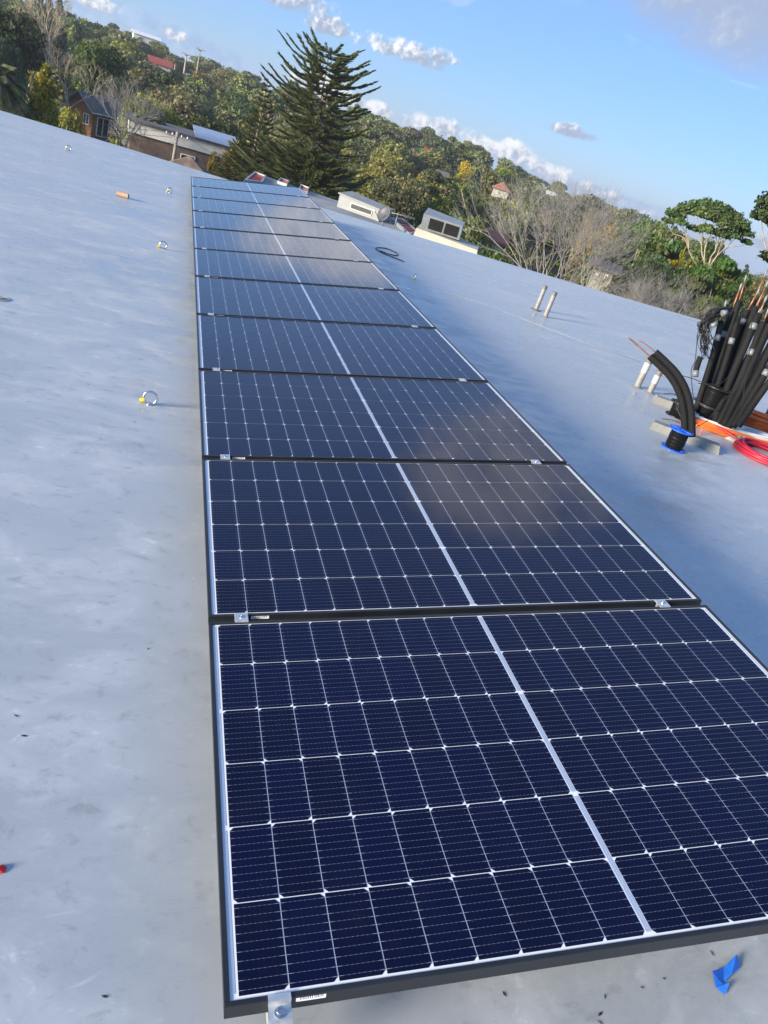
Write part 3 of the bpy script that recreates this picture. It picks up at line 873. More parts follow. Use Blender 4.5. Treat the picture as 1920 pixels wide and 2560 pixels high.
def bundle():
    # each pipe: lower point and upper point on the photograph's rays at true distances, radius
    spec = [
        ((4.455, 5.222, 0.397), (4.466, 5.289, 0.566), .0215, .80, .0),
        ((4.586, 5.240, 0.339), (4.600, 5.412, 0.905), .0225, .22, .0),
        ((4.678, 5.273, 0.306), (4.726, 5.496, 1.001), .0230, .27, .0),
        ((4.700, 5.177, 0.275), (4.709, 5.356, 0.983), .0215, .30, .0),
        ((4.800, 5.281, 0.215), (4.866, 5.476, 1.047), .0260, .12, .0),
        ((4.785, 5.184, 0.201), (4.925, 5.458, 1.096), .0265, .0, .1),
        ((4.730, 5.057, 0.152), (4.855, 5.297, 1.063), .0265, .10, .0),
        ((4.732, 4.992, 0.115), (4.873, 5.219, 1.007), .0250, .30, .0),
        ((4.737, 4.924, 0.129), (4.901, 5.163, 1.007), .0265, .0, .0),
        ((4.754, 4.877, 0.136), (4.931, 5.057, 0.993), .0260, .0, .0),
        ((4.765, 4.835, 0.156), (4.980, 4.965, 0.988), .0255, .40, .0),
        ((4.778, 4.791, 0.185), (5.038, 4.877, 0.984), .0250, .0, .0),
        ((4.873, 5.501, 0.312), (4.968, 5.764, 1.088), .0230, .0, .2),
        ((4.973, 5.496, 0.335), (5.085, 5.715, 1.136), .0240, .0, .2),
        ((5.047, 5.481, 0.314), (5.161, 5.668, 1.158), .0250, .10, .2),
        ((5.113, 5.456, 0.295), (5.240, 5.600, 1.143), .0250, .0, .2),
        ((5.127, 5.348, 0.256), (5.288, 5.462, 1.056), .0250, .0, .2),
        ((5.052, 5.190, 0.220), (5.322, 5.269, 1.118), .0250, .0, .0),
    ]
    lab = {0: 'short black foam pipe with a silver band, outermost at left of the bundle',
           1: 'black foam pipe second from the left of the bundle, silver band near its top',
           2: 'black foam pipe third from the left of the bundle with a wide silver band',
           5: 'long black foam pipe rising highest in the front of the bundle'}
    tips = {1: (.14, .011), 2: (.20, .012), 4: (.16, .011), 5: (.21, .012), 6: (.13, .012), 7: (.10, .012), 12: (.19, .010), 13: (.23, .012), 14: (.12, .012), 15: (.10, .010)}
    rng = np.random.default_rng(12)
    ends = []
    for i, (a, b, r, band, back) in enumerate(spec):
        a = np.array(a); b = np.array(b); L = np.linalg.norm(b - a); d = (b - a) / L
        r *= 1.2
        e = empty('foam_pipe', tuple(a))
        tag(e, lab.get(i) or ('black foam insulated pipe in the front of the bundle, %s from its left side' % NTH[i] if i < 12 else 'black foam insulated pipe at the back of the bundle, %s of the back row' % NTH[i - 12]), 'insulated pipe', 'black insulated pipes fanned in a bundle')
        bend = np.cross(d, [0, 0, 1.]); bend /= max(np.linalg.norm(bend), .01)
        k = rng.uniform(-.018, .018)
        low = np.zeros(3)
        if a[2] > .02 and d[2] > .2: low = -d * min((a[2] - .01) / d[2], .04 if 6 < i < 12 else .25) if i else low
        Q = smooth_path([low, (b - a) * .35 + bend * k, (b - a) * .7 + bend * k * .7, b - a], 24)
        m = MB(); m.tube(Q, r, 14); m.obj('foam_sleeve', M['foam'], e)
        if band:
            t = MB(); c = (b - a) * (1 - band) ; 
            idx = int((1 - band) * 23); idx = max(1, min(22, idx)); T = Q[idx] - Q[idx - 1]; T /= np.linalg.norm(T)
            t.tube([Q[idx] - T * .028, Q[idx] + T * .028], r + .0012, 14); t.obj('tape_band', M['ducttape'], e)
        if i in tips:
            l, cr = tips[i]; T = Q[-1] - Q[-2]; T /= np.linalg.norm(T); jit = rng.normal(0, .07, 3); T2 = T + jit; T2 /= np.linalg.norm(T2)
            c = MB(); l *= 1.2; cr *= 1.1; c.tube([Q[-1] - T * .02, Q[-1] + T2 * l], cr * .62, 10); c.obj('copper_end', M['copper'], e)
            c = MB(); c.tube([Q[-1] + T2 * (l - .05), Q[-1] + T2 * (l + .005), Q[-1] + T2 * (l + .02)], [cr * .78, cr * .85, cr * .5], 10); c.obj('taped_tip', M['ducttape'], e)
    return spec


bundle()


def hank():
    e = empty('wire_hank', (4.505, 5.335, 0.949)); o = np.array(e.location)
    tag(e, 'hank of thin black wires drooping over the left side of the pipe bundle', 'wire hank')
    rng = np.random.default_rng(4)
    keys = [(4.615, 5.371, 1.032), (4.493, 5.344, 0.981), (4.419, 5.340, 0.909), (4.390, 5.332, 0.831), (4.429, 5.288, 0.722), (4.454, 5.268, 0.620)]
    m = MB()
    for k in range(46):
        j = rng.normal(0, .022, (len(keys), 3)); j[0] *= .5; j *= np.linspace(.6, 1.4, len(keys))[:, None]
        n = rng.integers(4, len(keys) + 1)
        pts = [np.array(q) - o + jj for q, jj in zip(keys[:n], j)]
        if rng.random() < .6:                     # turned back in a loop
            pts += [pts[-1] + np.array([.03, 0, -.01]) + rng.normal(0, .012, 3), pts[-2] + np.array([.035, 0, .0]) + rng.normal(0, .015, 3)]
        m.tube(smooth_path(pts, 26), .0032, 5)
    m.obj('wires', M['blackwire'], e)
    for u, v, s in ((1812, 783, 0), (1784, 813, 0)):
        pass
    t = MB(); c = np.array((4.493, 5.283, 0.990)) - o; t.tube([c - np.array([.022, 0, .008]), c + np.array([.022, 0, .008])], .026, 12); t.obj('tape_band', M['ducttape'], e)
    t = MB(); c = np.array((4.434, 5.268, 0.870)) - o; t.tube([c - np.array([.018, 0, .02]), c + np.array([.018, 0, .02])], .020, 12); t.obj('tape_band', M['ducttape'], e)


hank()


def loose_wires():
    runs = [([(4.345, 5.336, 0.853), (4.314, 5.255, 0.743), (4.295, 5.118, 0.558), (4.231, 5.016, 0.467), (4.137, 4.707, 0.302)], 'thin black wire dropping down the left side of the pipe bundle'),
            ([(4.722, 5.236, 1.082), (4.664, 5.050, 0.884), (4.597, 4.950, 0.680), (4.473, 4.898, 0.448), (4.266, 4.912, 0.407)], 'thin black wire crossing the foam pipes from top to spool'),
            ([(4.788, 5.102, 1.115), (4.687, 5.031, 0.931), (4.638, 4.915, 0.701), (4.586, 4.801, 0.507), (4.502, 4.795, 0.343), (4.428, 4.779, 0.144), (4.309, 4.722, 0.091)], 'long thin black wire swinging low across the foam pipes'),
            ([(4.832, 4.904, 0.820), (4.726, 4.918, 0.719), (4.608, 4.782, 0.556), (4.575, 4.651, 0.376), (4.534, 4.526, 0.211)], 'thin black wire at the right of the pipe bundle'),
            ([(4.018, 4.952, 0.240), (4.035, 4.864, 0.280), (4.054, 4.773, 0.274), (4.009, 4.732, 0.229), (4.050, 4.623, 0.134)], 'thin black wire looping behind the curved insulated pipe'),
            ([(3.931, 4.717, 0.082), (3.956, 4.622, 0.116), (4.048, 4.625, 0.103)], 'short black wire end poking left from the spools'),
            ([(4.127, 5.020, 0.418), (4.217, 4.950, 0.428), (4.317, 4.948, 0.416)], 'stiff black wire end above the upper spool')]
    for pts, lab in runs:
        m = MB(); m.tube(smooth_path(pts, 40), .0034, 6)
        tag(m.obj('loose_wire', M['blackwire']), lab, 'wire', 'loose black wires around the spools')


loose_wires()


def coil_strands(name, center, rx, ry, rot, n, r, material, rng, zspread, arc=(0, 6.283), jitter=.02, squash=None):
    m = MB()
    for k in range(n):
        f = 1 - .035 * (k % 7) + rng.normal(0, jitter)
        z = r + (k // 4) * r * 1.5 * zspread + rng.uniform(0, r)
        a = np.linspace(arc[0], arc[1], 56, endpoint=(arc[1] - arc[0]) < 6.2)
        ph = rng.uniform(0, 6.28)
        x = rx * f * np.cos(a) + rng.normal(0, jitter * rx); y = ry * f * np.sin(a) + rng.normal(0, jitter * ry)
        zz = z + r * .8 * np.sin(a * 2 + ph)
        c, s = math.cos(rot), math.sin(rot)
        m.tube(np.stack([c * x - s * y, s * x + c * y, np.maximum(zz, r)], 1), r, 8, closed=(arc[1] - arc[0]) >= 6.2)
    return m


def coils():
    rng = np.random.default_rng(21)
    c = (4.949, 4.490, 0.000); e = empty('red_cable_coil', c); tag(e, 'coil of thick red cable lying on the roof at the right edge', 'cable coil')
    m = coil_strands('x', c, .30, .30, 0, 13, .0115, M['redcable'], rng, .8, jitter=.012); m.obj('cable_turns', M['redcable'], e)
    t = MB(); a = np.linspace(0, 6.283, 20, endpoint=False); t.tube(np.stack([-.14 + .0 * a, -.16 + .045 * np.cos(a), .022 + .034 * np.sin(a)], 1), .003, 5, closed=True); t.obj('cable_tie', M['blackwire'], e)
    t = MB(); t.tube(smooth_path([(-.13, .25, .03), (-.18, .34, .05), (-.25, .43, .06), (-.31, .53, .05)], 20), .0115, 8); t.obj('cable_tail', M['redcable'], e)
    # orange and white cables, two long flattened hanks
    o = (4.948, 5.020, 0.000); e = empty('orange_cable_hank', o); tag(e, 'flat hank of orange and white cables spilling from under the foam pipes', 'cable hank', 'hanks of orange and white cable')
    m = coil_strands('x', o, .50, .17, R_(-17), 24, .0085, M['orange'], rng, .7, jitter=.05); m.obj('orange_turns', M['orange'], e)
    m = coil_strands('x', o, .47, .12, R_(-17), 16, .0080, M['whitecable'], rng, 1.0, jitter=.05)
    ob = m.obj('white_turns', M['whitecable'], e); ob.location = (.015, -.01, .030)
    o = (5.548, 5.386, 0.000); e = empty('orange_cable_hank', (o[0], o[1], .0)); tag(e, 'heaped hank of orange cables in front of the large blue spool', 'cable hank', 'hanks of orange and white cable')
    m = coil_strands('x', o, .42, .20, R_(-30), 40, .0090, M['orange'], rng, 1.0, jitter=.06); m.obj('orange_turns', M['orange'], e)
    m = coil_strands('x', o, .40, .13, R_(-38), 8, .0072, M['whitecable'], rng, .6, jitter=.06); ob = m.obj('white_turns', M['whitecable'], e); ob.location = (0, 0, .045)
    t = MB(); t.box((.06, -.13, .045), (.12, -.07, .075), bev=.004); t.obj('tape_band', M['ducttape'], e)
    # orange scrap by the black spool
    p = (4.401, 4.814, 0.000); m = MB(); m.tube(smooth_path([(-.03, 0, .03), (-.01, .02, .07), (.02, .0, .08), (.03, -.02, .03), (.01, -.04, .007)], 24), .0065, 8)
    ob = m.obj('orange_cable_end', M['orange']); ob.location = p; tag(ob, 'short bent end of orange cable beside the black spools', 'cable')


coils()

# ------------------------------------------------------------------ vegetation
GREEN = {'olive': (0.196, 0.203, 0.054), 'grey': (0.203, 0.217, 0.091), 'dark': (0.063, 0.096, 0.026), 'deep': (0.094, 0.138, 0.032),
         'yellow': (0.439, 0.317, 0.022), 'lime': (0.243, 0.275, 0.037), 'tan': (0.216, 0.185, 0.091), 'gold': (0.237, 0.231, 0.024), 'brown': (0.216, 0.196, 0.075)}


def crown_cards(rng, blobs, n, size, col, flat=.0, shell=.35, droop=0.0, tintvar=.35):
    """leaf-clump cards through a set of ellipsoids; each clump is lighter or darker than the next"""
    B = np.array(blobs, float)
    w = (B[:, 3] * B[:, 4] + B[:, 3] * B[:, 5] + B[:, 4] * B[:, 5]); w /= w.sum()
    idx = rng.choice(len(B), n, p=w)
    d = rng.normal(0, 1, (n, 3)); d /= np.linalg.norm(d, axis=1)[:, None]
    d[:, 2] = np.where(d[:, 2] < -.35, d[:, 2] * .4, d[:, 2])
    rad = 1 - np.abs(rng.normal(0, shell, n)); rad = np.clip(rad, .05, 1.12)
    lump = 1 + .16 * np.sin(d[:, 0] * 7 + idx) * np.sin(d[:, 1] * 6 + idx * 2.1) * 1.3
    P = B[idx, :3] + d * B[idx, 3:6] * (rad * lump)[:, None]
    nrm = d * .8 + rng.normal(0, .65, (n, 3)); nrm[:, 2] += .25; nrm /= np.linalg.norm(nrm, axis=1)[:, None]
    a = rng.normal(0, 1, (n, 3)); a[:, 2] *= (1 - flat); U = np.cross(nrm, a); U /= np.maximum(np.linalg.norm(U, axis=1), 1e-6)[:, None]
    W = np.cross(nrm, U)
    if droop: W[:, 2] -= droop; W /= np.linalg.norm(W, axis=1)[:, None]
    s = size * rng.uniform(.55, 1.35, n)
    bt = 1 + tintvar * rng.uniform(-1, 1, len(B))
    hue = rng.uniform(-1, 1, len(B))
    C = np.array(col)[None] * (bt[idx] * rng.uniform(.62, 1.38, n))[:, None]
    C[:, 0] *= 1 + .18 * hue[idx]; C[:, 2] *= 1 - .12 * hue[idx]
    return P, U * s[:, None], W * (s * rng.uniform(.5, .95, n))[:, None], np.clip(C, .004, .8)


def limb_tubes(m, rng, base, tips, r0, rt=.04, n=5, wob=.06):
    base = np.array(base, float)
    for t in tips:
        t = np.array(t, float); L = np.linalg.norm(t - base)
        mid1 = base + (t - base) * .35 + np.array([0, 0, .10 * L]) + rng.normal(0, wob * L, 3) * .6
        mid2 = base + (t - base) * .72 + np.array([0, 0, .05 * L]) + rng.normal(0, wob * L, 3) * .6
        P = smooth_path([base, mid1, mid2, t], 10)
        m.tube(P, np.linspace(r0, rt, len(P)), n, caps=False)


PROTO = {}


def euc_proto(key, seed, h, w, hue, n, size, style, bark='palebark'):
    """crown and trunk meshes of one tree kind, origin at the foot"""
    rng = np.random.default_rng(seed); blobs = []
    if style == 'round':
        k = 11
        for i in range(k):
            a = rng.uniform(0, 6.283); q = rng.uniform(.1, .62) * w / 2; z = h * rng.uniform(.42, .86)
            rr = w * rng.uniform(.17, .30) * (1.15 - abs(z / h - .6))
            blobs.append((q * math.cos(a), q * math.sin(a), z, rr, rr, rr * rng.uniform(.65, .95)))
        blobs.append((0, 0, h * .62, w * .33, w * .33, h * .24))
    elif style == 'spread':
        for i in range(14):
            a = i * 2.4 + rng.uniform(-.3, .3); q = rng.uniform(.25, .95) * w / 2; z = h * (rng.uniform(.55, .93) - .10 * (2 * q / w))
            rr = w * rng.uniform(.10, .19)
            blobs.append((q * math.cos(a), q * math.sin(a), z, rr, rr, rr * rng.uniform(.42, .65)))
    elif style == 'tall':
        for i in range(12):
            z = h * rng.uniform(.3, .95); q = rng.uniform(0, .4) * w * (1.1 - z / h); a = rng.uniform(0, 6.283)
            rr = w * rng.uniform(.16, .27) * (1.25 - .75 * z / h)
            blobs.append((q * math.cos(a), q * math.sin(a), z, rr, rr, rr * 1.1))
    elif style == 'cone':
        for i in range(16):
            z = h * (.14 + .80 * i / 15); q = w * .30 * (1.02 - z / h); a = i * 2.4
            rr = w * .33 * (1.16 - z / h) * rng.uniform(.8, 1.15)
            blobs.append((q * math.cos(a), q * math.sin(a), z, rr, rr, rr * rng.uniform(.9, 1.25)))
    elif style == 'umbrella':
        for i in range(20):
            a = i * 2.4 + rng.uniform(-.3, .3); q = math.sqrt((i + .5) / 20) * w / 2; z = h * (.97 - .30 * (2 * q / w) ** 2 + rng.uniform(-.06, .03))
            rr = w * rng.uniform(.085, .14)
            blobs.append((q * math.cos(a), q * math.sin(a), z - rr * .4, rr, rr, rr * rng.uniform(.36, .5)))
    elif style == 'low':
        for i in range(9):
            a = rng.uniform(0, 6.283); q = rng.uniform(0, .65) * w / 2; rr = w * rng.uniform(.18, .28)
            blobs.append((q * math.cos(a), q * math.sin(a), h * rng.uniform(.35, .78), rr, rr, min(rr, h * .3)))
    P, U, W, C = crown_cards(rng, blobs, n, size, GREEN[hue], shell=.22 if style != 'spread' else .3)
    cm = quads_mesh('crown', P, U, W, C, M['leaf'])
    t = MB(); tr = .018 * h + .03
    lean = rng.normal(0, .02, 2) * h
    top = np.array([lean[0], lean[1], h * (.5 if style not in ('cone', 'tall') else .9)])
    t.tube(smooth_path([(0, 0, -1.5), (lean[0] * .2, lean[1] * .3, h * .2), top], 10), np.linspace(tr, tr * (.5 if style not in ('cone', 'tall') else .15), 11)[:len(smooth_path([(0, 0, -1.5), (lean[0] * .2, lean[1] * .3, h * .2), top], 10))], 7, caps=False)
    if style not in ('cone', 'low'):
        order = rng.permutation(len(blobs))[:12]
        for b_ in order:
            bl = blobs[b_]; f = rng.uniform(.45, 1.0)
            limb_tubes(t, rng, top * f if style != 'tall' else top * (bl[2] / h * .8), [(bl[0] * .95, bl[1] * .95, bl[2] + bl[5] * .5)], tr * .42, tr * .10, 4)
    tm = t.mesh('trunk', M[bark])
    PROTO[key] = (cm, tm, h, w)
    return PROTO[key]


def plant(key, name, x, y, z, s, rot, label, cat='tree', group=None, sxy=1.0):
    cm, tm, h, w = PROTO[key]
    e = empty(name, (x, y, z), (0, 0, rot)); e.scale = (s * sxy, s * sxy, s)
    tag(e, label, cat, group)
    link('crown', cm, e); link('trunk', tm, e)
    return e


# kinds for the far hillside: height 11, width about 10
for key, seed, h, w, hue, n, size, style, bark in (
        ('olive_a', 1, 11, 10, 'olive', 3000, 0.28, 'round', 'palebark'), ('olive_b', 2, 12, 10, 'olive', 2600, 0.26, 'spread', 'palebark'),
        ('grey_a', 3, 12, 10, 'grey', 2600, 0.26, 'spread', 'palebark'), ('grey_b', 4, 11, 9, 'grey', 2800, 0.26, 'round', 'palebark'),
        ('deep_a', 5, 11, 11, 'deep', 3000, 0.28, 'round', 'bark'), ('deep_b', 6, 13, 7, 'dark', 2800, 0.25, 'tall', 'bark'),
        ('lime_a', 7, 9, 9, 'lime', 2600, 0.25, 'round', 'bark'), ('brown_a', 8, 11, 10, 'brown', 2600, 0.26, 'round', 'palebark'),
        ('tan_a', 9, 10, 9, 'tan', 1400, 0.22, 'spread', 'tanbark'), ('yellow_a', 10, 7, 6.5, 'yellow', 1800, 0.21, 'round', 'bark'),
        ('gold_a', 11, 8, 8, 'gold', 2400, 0.24, 'round', 'bark')):
    euc_proto(key, seed, h, w, hue, int(n * 1.25), size * .86, style, bark)
# kinds close by, finer leaves
for key, seed, h, w, hue, n, size, style, bark in (
        ('near_euc_a', 21, 13, 10, 'deep', 14400, 0.128, 'umbrella', 'palebark'), ('near_euc_b', 22, 13, 11, 'olive', 14400, 0.135, 'spread', 'palebark'),
        ('near_round_a', 23, 12, 11, 'deep', 16000, 0.135, 'round', 'bark'), ('near_round_b', 24, 12, 10, 'brown', 13600, 0.128, 'round', 'palebark'),
        ('near_dark', 25, 13, 10, 'dark', 16000, 0.135, 'round', 'bark'), ('near_lime', 26, 9, 8, 'lime', 12800, 0.120, 'round', 'bark'),
        ('conifer_gold', 27, 10.5, 7.2, 'gold', 20800, 0.105, 'cone', 'bark'), ('near_yellow', 28, 6, 5, 'yellow', 5600, 0.098, 'low', 'bark'),
        ('near_umbrella', 29, 14, 11, 'deep', 14400, 0.128, 'umbrella', 'palebark')):
    euc_proto(key, seed, h, w, hue, n, size, style, bark)

KIND = {'olive_a': ('olive green round eucalyptus', 'eucalyptus_tree'), 'olive_b': ('olive open-crowned eucalyptus', 'eucalyptus_tree'),
        'grey_a': ('grey green open-crowned eucalyptus', 'eucalyptus_tree'), 'grey_b': ('grey green round eucalyptus', 'eucalyptus_tree'),
        'deep_a': ('deep green broad tree', 'broadleaf_tree'), 'deep_b': ('dark narrow tree', 'narrow_tree'), 'lime_a': ('light green round tree', 'broadleaf_tree'),
        'brown_a': ('brownish green tree', 'broadleaf_tree'), 'tan_a': ('thin tan winter tree', 'bare_tree'), 'yellow_a': ('bright yellow flowering wattle', 'wattle_tree'),
        'gold_a': ('golden green tree', 'broadleaf_tree')}


def forest():
    rng = np.random.default_rng(77)
    keys = list(KIND); pr = np.array([.20, .14, .15, .11, .12, .06, .08, .08, .04, .006, .03]); pr /= pr.sum()
    spots = []; tries = 0
    while len(spots) < 292 and tries < 60000:
        tries += 1
        az = rng.uniform(-13.5, 49.0); r = math.sqrt(rng.uniform(125 ** 2, 432 ** 2))
        if rng.random() < .22: r = rng.uniform(395, 430)
        x, y = r * math.sin(R_(az)), r * math.cos(R_(az))
        if any((x - a) ** 2 + (y - b_) ** 2 < (5.8 + r * .005) ** 2 for a, b_, *_ in spots): continue
        if 118 < r < 158 and -8.5 < az < -2.5: continue
        spots.append((x, y, r, az))
    for x, y, r, az in spots:
        k = keys[rng.choice(len(keys), p=pr)]
        txt, nm = KIND[k]
        where = 'on the far crest' if r > 385 else ('halfway up the far hill' if r > 250 else 'low on the far hill')
        side = 'left of the tall pine' if az < 5 else ('right of the tall pine' if az < 22 else 'beyond the bare grey trees')
        z = float(ground_h(x, y))
        s = rng.uniform(.85, 1.3) * (1.0 if r > 180 else .9)
        plant(k, nm, x, y, z - .3, s, rng.uniform(0, 6.28), '%s %s %s' % (txt, where, side), 'tree', 'trees covering the far hillside', rng.uniform(.9, 1.2))


forest()


def undergrowth():
    rng = np.random.default_rng(5); n = 42000
    az = rng.uniform(R_(-22), R_(52), n); r = np.sqrt(rng.uniform(48 ** 2, 440 ** 2, n))
    x, y = r * np.sin(az), r * np.cos(az); z = ground_h(x, y)
    clump = .5 + .5 * np.sin(x * .31 + 2 * np.sin(y * .13)) * np.sin(y * .27 + 1.5 * np.sin(x * .11))
    P = np.stack([x, y, z + rng.uniform(0, 1, n) * (.8 + 4.2 * clump)], 1)
    d = rng.normal(0, 1, (n, 3)); d[:, 2] = np.abs(d[:, 2]); d /= np.linalg.norm(d, axis=1)[:, None]
    a = rng.normal(0, 1, (n, 3)); U = np.cross(d, a); U /= np.linalg.norm(U, axis=1)[:, None]; W = np.cross(d, U)
    s = rng.uniform(.6, 1.3, n) * np.clip(.0034 * (r - 45), .06, .9)
    cols = np.array([GREEN['olive'], GREEN['deep'], GREEN['brown'], GREEN['lime'], GREEN['dark']])
    ci = (np.floor(clump * 2.5 + rng.uniform(0, 2.4, n)) % 5).astype(int)
    C = cols[ci] * rng.uniform(.6, 1.3, n)[:, None]
    o = link('undergrowth', quads_mesh('undergrowth', P, U * s[:, None], W * s[:, None] * .7, C, M['leaf']))
    tag(o, 'dense shrubs and saplings covering the ground between the trees', 'undergrowth', kind='stuff')


undergrowth()


def at_top(pt, h):
    """foot of a tree of height h whose top is at pt"""
    return pt[0], pt[1], pt[2] - h


def put(key, name, top, label, halfwidth, cat='tree', group=None, rot=0.0, zmin=None):
    """a tree whose crown top reaches `top`, half as wide as given"""
    cm, tm, h, w = PROTO[key]
    g = float(ground_h(top[0], top[1])); H = top[2] - g
    s = H / h
    return plant(key, name, top[0], top[1], g, s, rot, label, cat, group, (halfwidth * 2 / w) / s)


def umbrella():
    """airy flat-topped eucalyptus whose leaf pads ride on pale forked limbs"""
    rng = np.random.default_rng(19); D = 76.0
    pads = [((40.882, 63.065, 2.376), .75), ((41.703, 63.248, 2.964), .8), ((41.797, 61.865, 3.391), .95), ((43.365, 62.613, 3.791), 1.0), ((43.424, 61.109, 3.728), 1.0), ((44.511, 61.069, 3.555), 1.0), ((44.714, 59.929, 3.195), .95), ((45.713, 59.930, 2.657), .75), ((46.041, 59.428, 2.029), .45),
            ((40.845, 61.897, 1.948), .55), ((41.821, 60.519, 3.010), .8), ((43.005, 60.425, 3.004), .85), ((43.756, 59.640, 2.735), .8), ((42.760, 60.598, 2.023), .7), ((42.470, 62.013, 1.809), .55), ((43.941, 60.371, 2.030), .75), ((44.560, 59.296, 2.211), .6), ((40.833, 63.691, 1.791), .5)]
    f = np.array((44.034, 60.303, -1.861)); g = float(ground_h(f[0], f[1])); o = np.array([f[0], f[1], g])
    e = empty('eucalyptus_tree', tuple(o)); tag(e, 'tall umbrella shaped eucalyptus against the sky at the right', 'tree')
    bl = [(p[0] - o[0], p[1] - o[1], p[2] - o[2], r * 1.25, r * 1.25, r * .66) for p, r in pads]
    P, U, W, C = crown_cards(rng, bl, 15000, .085, GREEN['deep'], shell=.4, tintvar=.2)
    link('crown', quads_mesh('crown', P, U, W, C, M['leaf']), e)
    t = MB(); fork = np.array([0, 0, f[2] - g]); t.tube([(0, 0, -1), (.1, 0, (f[2] - g) * .5), tuple(fork)], [.20, .15, .10], 8, caps=False)
    for k, grp in enumerate(((0, 1, 9, 17), (2, 3, 14), (4, 10, 13), (5, 11, 15), (6, 7, 8, 12, 16))):
        c = np.mean([bl[i][:3] for i in grp], axis=0); mid = fork + (c - fork) * .5 + rng.normal(0, .15, 3)
        limb_tubes(t, rng, fork, [mid], .075, .05, 6, .05)
        limb_tubes(t, rng, mid, [(bl[i][0], bl[i][1], bl[i][2] - .1) for i in grp], .042, .014, 5, .08)
    t.obj('trunk', M['palebark'], e)


STAND = {(1655, 572, 96): (50.872, 80.415, 1.525), (1720, 580, 92): (50.931, 75.607, 1.911), (1775, 600, 88): (50.745, 70.873, 1.328), (1830, 622, 84): (50.208, 66.309, 1.095), (1890, 668, 80): (49.776, 61.580, 0.381), (1560, 585, 100): (50.014, 85.611, -0.855)}


